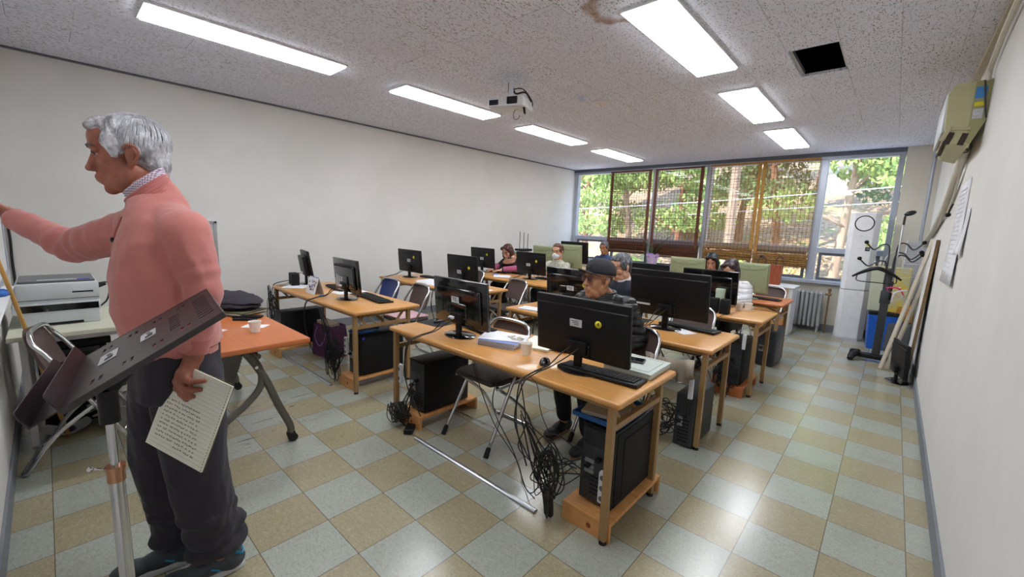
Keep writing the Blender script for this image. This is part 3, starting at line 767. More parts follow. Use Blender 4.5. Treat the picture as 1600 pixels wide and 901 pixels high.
# ================================================================ MONITORS
def make_monitor(w=.56, h=.325, style='flat', base='round', num=None, stick=(.11, .05), lab=(-.02, .02), lift=.07, tilt=.09, plug='plug_white', body='black_plastic', cables=True, drop=.8, num_txt=None):
    t = thing('monitor', '', 'monitor', (0, 0, 0), 0, 'monitors on the desks')
    zc = lift + h / 2
    RT = Euler((tilt, 0, 0)).to_matrix()
    def Q(x, y, z): return RT @ Vector((x, y, z)) + Vector((0, 0, zc))
    b = MB()
    b.rbox(Q(0, .0, 0), (w, .026, h), .006, rot=RT, seg=3)
    if style == 'thick':
        b.rbox(Q(0, -.035, -.01), (w * .74, .05, h * .72), .012, rot=RT, seg=3)
    elif style == 'gloss':
        b.rbox(Q(0, -.022, -.01), (w * .82, .024, h * .7), .012, rot=RT, seg=4); b.rbox(Q(0, -.036, -.05), (w * .36, .02, h * .34), .01, rot=RT, seg=4)
    elif style == 'olive':
        b.rbox(Q(0, -.02, -.0), (w * .95, .022, h * .94), .01, rot=RT, seg=4)
    else:
        b.rbox(Q(0, -.014, -.02), (w * .97, .016, h * .86), .008, rot=RT, seg=4); b.rbox(Q(0, -.022, -h * .36), (w * .24, .018, h * .20), .006, rot=RT, seg=3)
    hs = b.build('back_housing', {'gloss': 'black_gloss', 'olive': 'olive_plastic'}.get(style, body), t, smooth=True)
    b = MB(); b.box(Q(0, .0136, .005), (w - .03, .002, h - .045), rot=RT); b.build('screen', 'screen', t)
    if style == 'gloss':
        b = MB()
        for k in range(26): b.box(Q(-w * .36 + w * .72 * k / 25, -.0345, h * .30), (.004, .002, .022), rot=RT @ Euler((0, .25, 0)).to_matrix())
        b.build('vent_slots', 'black_matte', t)
    if style == 'olive':
        b = MB(); b.tube([Q(-w * .42 + w * .84 * k / 12, -.033, h * .36 - .03 * (1 - ((k - 6) / 6) ** 2)) for k in range(13)], .003, 6); b.tube([Q(0, -.032, h * .40), Q(.0, -.034, h * .30)], .002, 5)
        b.build('carrying_groove', 'olive_dark', t)
    if style == 'flat':
        b = MB(); b.tube([Q(-w * .42, -.022, h * .36), Q(w * .12, -.022, h * .36)], .0018, 5); b.build('seam', 'black_matte', t)
    dk = 'olive_dark' if style == 'olive' else 'black_plastic'
    b = MB()
    b.rbox((0, -.012, lift * .6 + .04), (.045, .026, lift + .10), .006); b.rbox(Q(0, -.04, -h * .30), (.12, .03, .07), .006, rot=RT)
    nk = b.build('stand_neck', dk, t, smooth=True)
    b = MB(); b.lathe([(.001, .0), (.118, 0), (.12, .006), (.105, .012), (.04, .018), (.001, .02)], seg=28)
    for v in b.bm.verts: v.co.x *= 1.05; v.co.y *= .8
    b.build('stand_base', 'black_gloss' if style != 'olive' else 'olive_dark', t, smooth=True)
    yb = -.024 if style == 'flat' else -.033 if style == 'olive' else -.049 if style != 'thick' else -.062
    if lab:
        b = MB(); b.box(Q(lab[0], yb + (.001 if style == 'gloss' else .003), lab[1]), (.075, .003, .042), rot=RT); b.mi = 1
        for k in range(3):
            b.box(Q(lab[0] - .006 + .006 * k, yb - .001 + (.001 if style == 'gloss' else .003), lab[1] + .010 - .009 * k), (.045 - .008 * k, .0012, .0035), rot=RT)
        b.build('asset_label', ['label_white', 'ink'], t, label='small pale asset label')
    if num:
        M = Matrix.Translation(Q(stick[0], -.0225 if style == 'flat' else -.0345, stick[1])) @ RT.to_4x4() @ Matrix.Rotation(pi / 2, 4, 'X')
        b = MB(); b.lathe([(.001, -.004), (.019, -.004), (.019, .0012), (.001, .0014)], seg=24); b.bm.transform(M); lb = b.build('number_sticker', 'label_yellow', t, label='round yellow number sticker')
        text_mesh(num, .03, 'sticker_number', 'ink_black', lb, M @ Matrix.Translation((0, 0, .0016)))
    # plug and cables down behind the desk
    b = MB(); pz = Q(-.03, yb - .012, -h * .30); b.rbox(pz, (.045, .028, .018), .005, rot=(.3, 0, .3)); b.build('video_plug', plug, t)
    if cables:
        b = MB()
        for dx, e in ((-.03, .0), (.02, .03)):
            s = Vector((dx, yb - .02, pz.z))
            b.tube(spline([s, s + Vector((-.02, -.06, -.03)), Vector((dx - .05 - e, -.17, .045)), Vector((dx - .08 - e, -.27, .02)), Vector((dx - .10 - e, -.345, -.03)), Vector((dx - .1 - e * 2, -.35, -.25)), Vector((dx - .04 + e, -.33, -.45 - e))], 5), .0035, 6)
        b.build('video_cable', 'cable_black', t)
    return t
def mon(x, y, label, rz=0.0, z=.72, **kw):
    t = make_monitor(**kw); t.location = (x, y, z); t.rotation_euler = (0, 0, rz); t['label'] = label; return t
mon(.42, .755, 'black monitor with yellow sticker numbered 4 in front of the man in the cap', w=.575, h=.325, num='4', stick=(.115, .045), lab=(-.02, .03), rz=.02)
mon(-.53, .73, 'glossy black monitor with vent slots at the left end of the front desk', style='gloss', w=.54, h=.32, lab=(-.0, .03), rz=.0, body='black_gloss')
m10 = mon(.335, 2.12, 'widest black monitor, its back plain with a blue video plug', w=.625, h=.365, lab=None, plug='plug_blue', lift=.09)
b = MB(); b.box((-.19, -.028, .20), (.13, .004, .03)); b.mi = 1; b.box((-.19, -.030, .178), (.13, .0045, .014)); b.build('asset_label', ['black_matte', 'label_white'], m10, label='dark label with a white strip')
mon(-.57, 2.10, 'glossy black monitor with yellow sticker just left of the capped man', style='gloss', w=.54, h=.32, num='6', stick=(.17, .03), lab=(.03, -.01))
mon(.27, 3.34, 'black monitor with blue plug in front of the woman in white puffer', style='gloss', w=.53, h=.33, lab=None, plug='plug_blue')
mon(-.44, 3.40, 'black monitor behind the grey-haired man, only its top edge showing', w=.54, h=.33, lab=None, cables=False)
mon(-2.25, .78, 'glossy black monitor turned slightly, at the right end of the left front desk', style='gloss', w=.53, h=.32, rz=-.05, lab=(-.04, -.03), body='black_gloss')
mon(-3.42, .88, 'small thick-backed black monitor at the wall end of the left front desk', style='thick', w=.40, h=.31, rz=-.2, lab=None, num=None, tilt=.16, lift=.08)
mon(-3.36, 2.25, 'black monitor with yellow sticker on the second left desk nearest the wall', w=.535, h=.31, num='9', stick=(.12, .06), lab=(-.0, .01))
mon(-2.2, 2.2, 'black monitor with yellow sticker at the middle of the second left desk', w=.53, h=.32, num='7', stick=(.14, .02), lab=(-.04, -.04))
mon(-3.33, 3.62, 'black monitor with yellow sticker on the third left desk beside the auburn-haired woman', w=.535, h=.32, num='0', stick=(.12, .06), lab=(-.0, -.01))
mon(-2.28, 3.58, 'black monitor with yellow sticker on the third left desk in front of the masked woman', w=.54, h=.32, num='11', stick=(.12, .04), lab=(-.03, -.02))
mon(-2.87, 4.62, 'olive-backed monitor right behind the auburn-haired woman, leftmost of the olive ones', style='olive', w=.42, h=.36, lab=None, cables=False, lift=.08)
mon(-2.32, 4.66, 'taller olive-backed monitor behind the masked woman', style='olive', w=.42, h=.40, lab=None, cables=False, lift=.09)
mon(-.40, 4.58, 'olive-backed monitor right of the potted plant, before the black-haired woman', style='olive', w=.45, h=.36, lab=None, cables=False, lift=.07)
mon(.36, 4.52, 'olive-backed monitor beside the brown paper bag, rightmost of the olive ones', style='olive', w=.42, h=.36, lab=None, cables=False, lift=.07, rz=-.05)
mon(-2.82, 5.5, 'large black monitor beside the man in the blue shirt', w=.60, h=.40, lab=None, cables=False, lift=.11)
mon(-2.36, -.36, 'black monitor mostly hidden behind the standing instructor', w=.5, h=.36, lab=None, cables=False, rz=.1, lift=.13)

# ================================================================ KEYBOARDS, MICE, PADS
def make_keyboard():
    t = thing('keyboard', '', 'keyboard', (0, 0, 0), 0, 'keyboards on the desks')
    b = MB(); b.rbox((0, 0, .010), (.45, .15, .018), .006, rot=(-.05, 0, 0), seg=3); b.build('case', 'black_plastic', t, smooth=True)
    b = MB()
    for r in range(5):
        x = -.212
        while x < .205:
            w = .0155 if not (r == 0 and -.09 < x < .03) else .11
            b.box((x + w / 2, -.048 + r * .0215, .0215 + (-.048 + r * .0215) * -.05), (w, .017, .006)); x += w + .0035
    b.build('keys', 'black_matte', t)
    return t
kb0 = make_keyboard()
kbs = [((.545, .775, .72), .08, 'black keyboard lying under the edge of the front monitor with sticker 4'), ((-.62, .96, .72), -.15, 'black keyboard behind the glossy monitor at the left of the front desk'),
       ((.47, 2.27, .72), -.08, 'black keyboard behind the widest monitor'), ((-2.06, .98, .72), -.12, 'black keyboard right of the turned monitor on the left front desk'), ((-2.88, 1.0, .72), -.1, 'black keyboard behind the picture calendar on the left front desk'),
       ((-3.05, 2.42, .72), 0, 'black keyboard behind the wall-side monitor of the second left desk'), ((-3.12, 3.78, .72), 0, 'black keyboard near the auburn-haired woman hands'), ((-2.05, 3.74, .72), -.1, 'black keyboard behind the monitor of the masked woman'),
       ((.47, 4.62, .72), -.1, 'black keyboard on the reddish desk near the brown paper bag')]
for i, (l, r, lb) in enumerate(kbs):
    if i == 0: kb0.location = l; kb0.rotation_euler = (0, 0, r); kb0['label'] = lb
    else: dup(kb0, l, r, lb)
def mouse(x, y, rz, label, col='black_gloss', z=.72, cord=None):
    t = thing('computer_mouse', label, 'mouse', (x, y, z), rz, 'computer mice')
    b = MB(); b.sph((0, 0, .004), (.032, .056, .032), 20)
    for v in b.bm.verts: v.co.z = max(v.co.z, .001)
    b.build('mouse_body', col, t, smooth=60)
    b = MB(); b.cyl((-.004, -.026, .030), (.004, -.026, .030), .008, seg=12); b.build('scroll_wheel', 'rubber', t)
    if cord: b = MB(); b.tube(spline(cord, 6), .002, 6); b.build('mouse_cord', 'cable_black', t)
mouse(.235, .695, .5, 'black computer mouse on the front desk right of the paper cup', cord=[(-.0, -.05, .01), (-.0, -.12, .006), (-.05, -.2, .003), (-.02, -.26, .0), (.01, -.275, -.03), (.05, -.28, -.2), (.2, -.25, -.45), (.42, -.30, -.5)])
mouse(-.93, .86, .2, 'black computer mouse on the pad at the left end of the front desk')
mouse(.03, 2.25, .3, 'silver computer mouse on the pad left of the widest monitor', col='steel_grey')
mouse(-2.3, .95, .3, 'black mouse beside the turned monitor on the left front desk')
def pad(x, y, rz, label):
    b = MB(); b.rbox((0, 0, .0015), (.23, .20, .003), .001); tag(b.build('mouse_pad', 'black_matte', loc=(x, y, .72), rot=(0, 0, rz)), label, 'mouse pad', 'mouse pads')
pad(-.93, .84, .1, 'black mouse pad at the left end of the front desk'); pad(.03, 2.23, 0, 'black mouse pad left of the widest monitor'); pad(-2.42, 1.02, 0, 'black mouse pad on the left front desk behind the turned monitor')

# ================================================================ TOWERS
def make_tower(w=.19, d=.44, h=.42, mats=('black_plastic', 'black_matte'), bulge=True, slim=False):
    t = thing('computer_tower', '', 'computer', (0, 0, 0), 0, 'computer towers')
    b = MB(); b.rbox((0, 0, h / 2 + .005), (w, d, h - .01), .006, seg=2); b.build('case', mats[0], t, smooth=True)
    b = MB(); b.rbox((w / 2 + .001, .005, h / 2), (.006, d * .94, h * .93), .003)
    if bulge: b.rbox((w / 2 + .004, -.0, h / 2), (.008, d * .62, h * .72), .02, seg=4)
    b.build('side_panel', mats[1], t, smooth=True)
    b = MB(); b.box((0, -d / 2 - .001, h / 2), (w * .9, .004, h * .92)); b.build('rear_panel', 'dark_metal', t)
    b = MB()
    if not slim:
        for i in range(12):
            for j in range(8): b.cyl((-w * .36 + i * w * .065, -d / 2 - .0045, h * .76 + j * .011), (-w * .36 + i * w * .065, -d / 2 - .002, h * .76 + j * .011), .0035, seg=6)
        for k in range(5): b.box((w * .12, -d / 2 - .004, h * .15 + k * .022), (w * .55, .003, .009))
    else:
        for k in range(7): b.box((0, -d / 2 - .004, h * .12 + k * .025), (w * .55, .003, .012))
        for i in range(4):
            for j in range(6): b.cyl((-w * .25 + i * w * .17, -d / 2 - .0045, h * .68 + j * .014), (-w * .25 + i * w * .17, -d / 2 - .002, h * .68 + j * .014), .004, seg=6)
    b.build('vents', 'ink_black', t)
    b = MB()
    for z in (.42, .48, .55): b.rbox((-w * .2, -d / 2 - .006, h * z), (w * .28, .01, h * .045), .001)
    b.build('ports', 'steel_grey', t)
    b = MB(); b.rbox((-w * .22, -d / 2 - .02, h * .5), (.03, .03, .016), .004); b.build('plug', 'black_plastic', t); b = MB(); b.rbox((w * .1, -d / 2 - .018, h * .62), (.026, .03, .02), .004); b.build('plug', 'black_plastic', t)
    for sx in (-1, 1):
        for sy in (-1, 1):
            pass
    b = MB(); b.box((0, 0, .0025), (w * .8, d * .8, .005)); b.build('feet', 'rubber', t)
    return t
def tower(x, y, z, label, rz=0.0, **kw):
    t = make_tower(**kw); t.location = (x, y, z); t.rotation_euler = (0, 0, rz); t['label'] = label; return t
def platform(x, y, label, w=.27, d=.56, h=.10, m='pine_board'):
    t = thing('computer_stand', label, 'stand', (x, y, 0), 0, 'low wooden computer stands')
    b = MB(); b.rbox((0, 0, h - .01), (w, d, .02), .003); b.build('shelf_board', m, t)
    for sy in (-1, 1):
        b = MB(); b.rbox((0, sy * (d / 2 - .01), (h - .02) / 2), (w, .02, h - .02), .002); e = b.build('end_board', m, t)
        b = MB(); b.lathe([(.001, 0), (.014, 0), (.012, .001), (.001, .001)], seg=14); b.bm.transform(Matrix.Translation((w * .08, sy * d / 2, h * .42)) @ Matrix.Rotation(sy * -pi / 2, 4, 'X')); b.build('wood_knot', 'bag_brown', e)
platform(.645, .83, 'pine computer stand under the right end of the front desk', d=.58)
platform(-.86, .83, 'pine computer stand under the left end of the front desk', w=.24)
platform(-1.86, .84, 'pine computer stand under the right end of the left front desk', w=.26, d=.56)
platform(-3.2, .67, 'pine computer stand under the wall end of the left front desk', w=.3, d=.5)
platform(.60, 3.26, 'orange-brown computer stand under the third-row right desk', w=.3, d=.52, m='orange_top')
tower(.645, .85, .10, 'black tower with bulged side panel under the blue tray at the front desk', h=.415, d=.46, w=.185)
tower(-.86, .82, .10, 'black tower under the left end of the front desk beside the empty chair', h=.385, d=.42, w=.19, bulge=False, mats=('black_plastic', 'black_plastic'))
t_ = tower(-1.85, .86, .10, 'black tower with round blue sticker under the left front desk', h=.38, d=.45, w=.18, bulge=False)
b = MB(); b.cyl((.094, -.185, .345), (.0965, -.185, .345), .012, seg=18); b.build('round_sticker', 'plug_blue', t_, label='round blue sticker')
tower(-3.2, .70, .10, 'black tower behind the purple bag at the wall', h=.38, d=.46, w=.18, bulge=False)
tower(.68, 1.93, 0, 'slim grey computer standing upright under the second-row desk end', h=.38, d=.40, w=.13, bulge=False, slim=True, mats=('dark_metal', 'black_plastic'))
tower(.62, 3.24, .10, 'black tower on the orange-brown stand under the third-row desk', h=.40, d=.44, w=.19, bulge=False)
tower(.66, 4.5, 0, 'silver-grey tower standing alone on the floor below the reddish desk', h=.42, d=.44, w=.19, bulge=False, mats=('dark_metal', 'dark_metal'))
# tray and board on top of the front tower
b = MB(); b.rbox((.60, .82, .524), (.26, .36, .012), .004)
for x, y, dx, dy in ((.60, .645, .26, .008), (.60, .995, .26, .008), (.475, .82, .008, .36), (.725, .82, .008, .36)): b.rbox((x, y, .534), (dx, dy, .022), .003)
tag(b.build('desk_tray', 'blue_tray'), 'blue plastic tray lying on top of the front tower', 'tray')
t = thing('wooden_board', 'small wooden board with handwritten 7764 on the blue tray', 'board', (.59, .80, .531), .25)
b = MB(); b.rbox((0, 0, .012), (.22, .24, .02), .003); w_ = b.build('board', 'board_pale', t)
text_mesh('7764', .06, 'handwriting', 'ink_black', w_, Matrix.Translation((.0, .02, .0225)) @ Matrix.Rotation(pi * .75, 4, 'Z'))
b = MB(); b.lathe([(.001, 0), (.10, 0), (.115, .02), (.112, .021), (.098, .004), (.001, .004)], c=(-1.86, .74, .482), seg=28)
for v in b.bm.verts: v.co.x = -1.86 + (v.co.x + 1.86) * .8; v.co.y = .74 + (v.co.y - .74) * 1.3
tag(b.build('oval_basin', 'blue_tray', smooth=True), 'oval blue plastic basin on the tower of the left front desk', 'basin')

# white power strips strapped to desk legs
def strip(x, y, z, label, m='plug_white', h=.16, w=.045):
    t = thing('power_strip', label, 'power strip', (x, y, z), 0, 'power strips')
    b = MB(); b.rbox((0, 0, 0), (w, .028, h), .006); b.build('strip_body', m, t)
    if w < .04: return
    n = max(1, int(h / .05))
    for k in range(n): b = MB(); b.cyl((0, -.0135, -h / 2 + h * (k + .5) / n), (0, -.0155, -h / 2 + h * (k + .5) / n), .014, seg=16); b.build('socket', 'printer_dark', t)
strip(.715, .572, .25, 'white power strip fixed at the rear of the front tower'); strip(-.985, .55, .37, 'white wall-socket block strapped beside the left tower of the front desk', h=.14)
strip(.715, 1.70, .44, 'white strip hanging at the leg of the second-row desk', h=.14, w=.03); strip(.71, 3.03, .52, 'white strip hanging at the leg of the third-row desk', h=.14, w=.03)
strip(-1.92, .60, .36, 'white strip beside the tower of the left front desk', h=.16)
t = thing('power_strip', 'black power strip hanging in cables at the front desk foot', 'power strip', (.47, .47, .11), 0, 'power strips')
b = MB(); b.rbox((0, 0, 0), (.05, .03, .2), .008, rot=(.25, .1, 0)); b.build('strip_body', 'black_plastic', t)

# ================================================================ CABLE TANGLES
def tangle(c, r, n, label, start=None, seed=1, end=None, rad=.0035):
    rr = random.Random(seed); b = MB()
    for k in range(n):
        pts = []
        if start: pts.append(Vector(start) + Vector((rr.uniform(-.05, .05), rr.uniform(-.01, .01), rr.uniform(-.05, .05))))
        m = rr.randint(7, 12); ph = rr.uniform(0, 6.28); w = rr.uniform(.5, 1.2) * rr.choice([-1, 1]); rz_ = rr.uniform(.6, 1.3)
        for i in range(m):
            a = ph + w * i * 1.3; k_ = rr.uniform(.4, 1.4)
            pts.append(Vector((c[0] + cos(a) * r[0] * k_, c[1] + sin(a * .7 + ph) * r[1], max(.008, c[2] + r[2] * rz_ * sin(a) * k_ + rr.uniform(-.5, .5) * r[2]))))
        if end: pts.append(Vector(end) + Vector((rr.uniform(-.04, .04), rr.uniform(-.02, .02), rr.uniform(-.05, .05))))
        b.tube(spline(pts, 7), rad * rr.uniform(.7, 1.1), 6)
    return tag(b.build('cable_bundle', 'cable_black'), label, 'cables', 'tangled computer cables')
tangle((.47, .46, .26), (.07, .03, .13), 9, 'thick tangle of black cables behind the front right tower', start=(.58, .57, .32), seed=3, end=(.33, .42, .52))
tangle((-.93, .5, .10), (.08, .05, .06), 9, 'black cables tangled beside the left tower of the front desk', start=(-.86, .58, .30), seed=4, end=(-.98, .48, .12))
tangle((-2.02, .52, .24), (.05, .04, .14), 10, 'bundle of black cables hanging at the left front desk leg', start=(-1.95, .6, .35), seed=5, end=(-2.1, .46, .66))
tangle((-3.42, .5, .42), (.07, .04, .2), 8, 'black cables dangling at the wall end of the left front desk', start=(-3.44, .47, .70), seed=6, end=(-3.3, .45, .30))
tangle((.50, 1.72, .18), (.13, .06, .10), 8, 'black cables beside the slim grey computer', start=(.64, 1.72, .25), seed=7, end=(.3, 1.7, .55))
tangle((.60, 2.95, .16), (.08, .04, .10), 7, 'black cables at the tower of the third-row desk', start=(.62, 3.0, .3), seed=8, end=(.45, 2.95, .6))
tangle((-2.2, 3.4, .35), (.25, .12, .12), 8, 'dark cables under the third left desk', seed=9, end=(-2.1, 3.2, .68))
tangle((-.5, 1.9, .30), (.3, .1, .12), 6, 'dark cables hanging below the second-row desk', seed=12, end=(-.4, 1.75, .66))
b = MB()
b.tube(spline([(.28, .44, .70), (.34, .42, .5), (.30, .42, .35), (.42, .44, .28)], 8), .003, 6); b.tube(spline([(.12, .44, .69), (.10, .43, .5), (.2, .5, .25), (.36, .44, .12), (.44, .45, .2)], 8), .003, 6)
b.tube(spline([(-.08, .44, .68), (-.06, .6, .3), (.05, .7, .06), (.2, .6, .01), (.36, .5, .05)], 8), .003, 6)
tag(b.build('loose_cables', 'cable_black'), 'thin loose cables looping from the front desk edge to the floor', 'cables')
t = thing('power_adapter', 'small black power adapter on the floor at the end of the metal cable cover', 'adapter', (-.79, .50, .0), .5)
b = MB(); b.rbox((0, 0, .019), (.06, .11, .036), .006, rot=(0, 0, .2)); b.build('adapter_body', 'black_plastic', t)
b = MB(); b.tube(spline([(0, .05, .02), (-.02, .12, .01), (-.08, .14, .01), (-.1, .05, .06), (-.08, .0, .12)], 6), .003, 6); b.build('adapter_cord', 'cable_black', t)
for (x0, x1, y, lb) in ((-.68, .39, .475, 'silver metal cable cover strip on the floor before the front desk'), (-3.08, -1.98, .48, 'silver metal cable cover strip on the floor before the left front desk')):
    b = MB(); n = 8
    prof = [(-.018, 0), (-.014, .009), (-.006, .013), (.006, .013), (.014, .009), (.018, 0)]
    A = [b.bm.verts.new((x0, y + p[0], p[1])) for p in prof]; B = [b.bm.verts.new((x1, y + p[0], p[1])) for p in prof]
    for k in range(6): b.bm.faces.new((A[k], A[(k + 1) % 6], B[(k + 1) % 6], B[k]))
    b.bm.faces.new(A[::-1]); b.bm.faces.new(B)
    tag(b.build('floor_cable_cover', 'steel_grey'), lb, 'cable cover', 'floor cable covers')

# ================================================================ THINGS ON DESKS
def cup(x, y, z, label, r=.037, h=.072):
    b = MB(); b.lathe([(.001, 0), (r * .72, 0), (r * .98, h - .003), (r * 1.06, h - .002), (r * 1.06, h + .001), (r * .95, h), (r * .70, .006), (.001, .006)], seg=26)
    tag(b.build('paper_cup', 'cup_white', smooth=True, loc=(x, y, z)), label, 'cup', 'white paper cups')
cup(.055, .745, .72, 'white paper cup on the front desk beside the pile of papers'); cup(-1.46, -.25, .72, 'white paper cup on the orange table'); cup(.52, 3.52, .72, 'white paper cup on the third-row desk nearer the speakers'); cup(.585, 3.60, .72, 'white paper cup on the third-row desk nearer its end')
# pile of notebooks with loose sheets
def sheets(x, y, z, w, d, n, th, rz, m, name, label, cat, jit=.02, seed=1, cur=False, group=None):
    rr = random.Random(seed); b = MB()
    for k in range(n):
        b.box((rr.uniform(-jit, jit), rr.uniform(-jit, jit), th * (k + .5)), (w, d, th * .9), rot=(0, 0, rr.uniform(-jit * 5, jit * 5)))
    return tag(b.build(name, m, loc=(x, y, z), rot=(0, 0, rz)), label, cat, group)
for k, (mm, lb) in enumerate((('paper_blue', 'bottom spiral notebook of the pile on the front desk'), ('paper', 'middle spiral notebook of the pile on the front desk'), ('paper_blue', 'top spiral notebook of the pile on the front desk'))):
    t = thing('spiral_notebook', lb, 'notebook', (-.20 + .004 * k, .80, .72 + k * .0125), .25 + .03 * k, 'pile of spiral notebooks')
    b = MB(); b.box((0, 0, .0055), (.26, .19, .010)); b.mi = 1; b.box((0, 0, .0118), (.262, .192, .001)); b.box((0, 0, .0005), (.262, .192, .001)); b.build('pages', ['paper', mm], t)
    b = MB()
    for i in range(22): b.tube([(-.12 + i * .0114, -.097 + cos(a) * .006, .0055 + sin(a) * .0055) for a in [j * pi / 3 for j in range(6)]], .0012, 4, closed=True)
    b.build('spiral_binding', 'black_plastic', t)
sheets(-.2, .82, .7582, .25, .18, 4, .0012, .35, 'paper', 'loose_papers', 'loose white papers on top of the notebook pile', 'papers', .03, 5)
b = MB()
for i in range(14): b.sph((-.12 + rnd.uniform(-.05, .05), .83 + rnd.uniform(-.03, .03), .768 + rnd.uniform(0, .006)), (.016, .006, .004), 8, rot=(rnd.uniform(0, 1), 0, rnd.uniform(0, 3)))
o = tag(b.build('snack_wrapper', 'board_pale'), 'crumpled snack wrapper on the loose papers', 'wrapper')
sheets(-.02, .98, .72, .20, .28, 5, .003, .3, 'paper_cream', 'open_notepad', 'cream notepad lying behind the cup on the front desk', 'notepad', .002)
sheets(.10, 1.02, .735, .20, .2, 1, .003, .1, 'paper', 'paper_sheet', 'white sheet on the cream notepad beside the front monitor', 'paper', .001)
t = thing('storage_box', 'flat translucent plastic box at the right end of the front desk', 'box', (.63, 1.02, .72), .03)
b = MB(); b.rbox((0, 0, .014), (.27, .28, .028), .008, seg=3); b.build('box_body', 'clear_box', t, smooth=True)
b = MB(); b.rbox((0, 0, .031), (.275, .285, .008), .004, seg=2)
for sx in (-1, 1): b.box((sx * .11, 0, .036), (.003, .23, .003))
for sy in (-1, 1): b.box((0, sy * .115, .036), (.22, .003, .003))
b.build('lid', 'clear_box', t)
t = thing('smartphone', 'dark smartphone lying on the translucent box', 'phone', (.585, 1.03, .758), .2)
b = MB(); b.rbox((0, 0, .004), (.155, .078, .008), .0035, seg=3); b.build('phone_body', 'leaf_green' if 0 else 'dark_metal', t, smooth=True); b = MB(); b.box((0, 0, .0083), (.148, .072, .0008)); b.build('phone_screen', 'black_gloss', t)
sheets(.475, 2.12, .72, .17, .13, 2, .001, -.5, 'paper', 'paper_note', 'white folded note before the widest monitor', 'paper', .002)
sheets(-2.85, 2.2, .72, .21, .29, 5, .0015, .4, 'paper', 'loose_papers', 'loose white papers on the second left desk', 'papers', .05, 8); sheets(-2.55, 2.15, .72, .29, .21, 5, .0015, .2, 'paper', 'loose_papers', 'second spread of white papers beside the middle monitor of second left desk', 'papers', .05, 9)
sheets(-1.9, 2.2, .72, .21, .28, 2, .001, .2, 'paper', 'loose_papers', 'white paper at the right end of the second left desk', 'papers', .02, 10)
sheets(-2.72, 3.45, .72, .21, .29, 4, .0015, .7, 'paper', 'loose_papers', 'white and blue printed papers between monitors of the third left desk', 'papers', .04, 11)
sheets(-2.92, 3.5, .7268, .1, .14, 1, .001, .7, 'paper_blue', 'paper_card', 'blue printed card on papers of the third left desk', 'paper', .01, 11)
sheets(-.83, 1.85, .72, .2, .14, 3, .003, .2, 'paper', 'paper_note', 'small white pad at the left end of the second-row right desk', 'paper', .003, 12)
sheets(-3.3, .72, .72, .21, .29, 3, .0012, .9, 'paper', 'loose_papers', 'white papers under the small thick monitor', 'papers', .03, 13); sheets(-2.62, .98, .72, .21, .29, 3, .0012, .1, 'paper', 'loose_papers', 'white papers behind the picture calendar', 'papers', .03, 14)
# desk calendar
t = thing('desk_calendar', 'tent-shaped desk calendar with a group picture', 'calendar', (-2.74, .68, .72), -.05)
b = MB(); b.poly([(-.12, -.05, 0), (.12, -.05, 0), (.12, 0, .165), (-.12, 0, .165)], .003); b.poly([(-.12, .05, 0), (.12, .05, 0), (.12, .003, .165), (-.12, .003, .165)], .003); b.build('calendar_card', 'paper', t)
b = MB()
for k in range(40):
    u = rnd.uniform(-.09, .09); v = rnd.uniform(.04, .13); b.mi = rnd.randint(0, 3)
    b.box((u, -.05 + v * .303 - .002, v), (.018, .003, .018), rot=(-.29, 0, 0))
b.build('calendar_picture', ['paper_blue', 'skin_light', 'lips', 'dark_cloth'], t, label='blurry group picture')
b = MB(); b.tube([(-.11, 0, .166), (.11, 0, .166)], .005, 6); b.build('binding', 'paper_blue', t)
b = MB()
b.sph((-2.53, .665, .725), (.05, .03, .006), 12); tag(b.build('plastic_wrapper', 'blue_cloth'), 'small pale blue wrapper beside the calendar', 'wrapper')
def speaker(x, y, z, label, rz=0, s=1.0):
    t = thing('desktop_speaker', label, 'speaker', (x, y, z), rz, 'small desktop speakers')
    b = MB(); b.rbox((0, 0, .075 * s), (.085 * s, .09 * s, .15 * s), .006); b.build('speaker_box', 'black_matte', t, smooth=True)
    b = MB(); b.lathe([(.001, 0), (.03 * s, 0), (.027 * s, .003), (.001, .002)], seg=20); b.bm.transform(Matrix.Translation((0, .045 * s, .09 * s)) @ Matrix.Rotation(-pi / 2, 4, 'X')); b.build('speaker_cone', 'dark_metal', t)
    b = MB(); b.tube(spline([(0, -.045, .03), (.01, -.09, .01), (.0, -.16, .0), (.0, -.2, -.02), (.0, -.21, -.2)], 5), .0025, 6); b.build('speaker_wire', 'cable_black', t)
speaker(.375, 3.19, .72, 'left of two black speakers before the third-row monitor', .1, .95); speaker(.478, 3.19, .72, 'right of two black speakers before the third-row monitor', .05, .95)
speaker(-3.46, .74, .72, 'left small black speaker beside the thick monitor', -.1, .9); speaker(-3.36, .72, .72, 'right small black speaker beside the thick monitor', -.15, .9)
t = thing('tumbler', 'pale green tumbler standing behind the black speakers', 'tumbler', (.40, 3.27, .72))
b = MB(); b.lathe([(.001, 0), (.035, 0), (.04, .05), (.042, .19), (.001, .19)], seg=24); b.build('tumbler_body', 'mug_green', t, smooth=True); b = MB(); b.lathe([(.001, .0), (.044, 0), (.044, .035), (.001, .037)], c=(0, 0, .19), seg=24); b.build('tumbler_lid', 'mug_green', t, smooth=True)
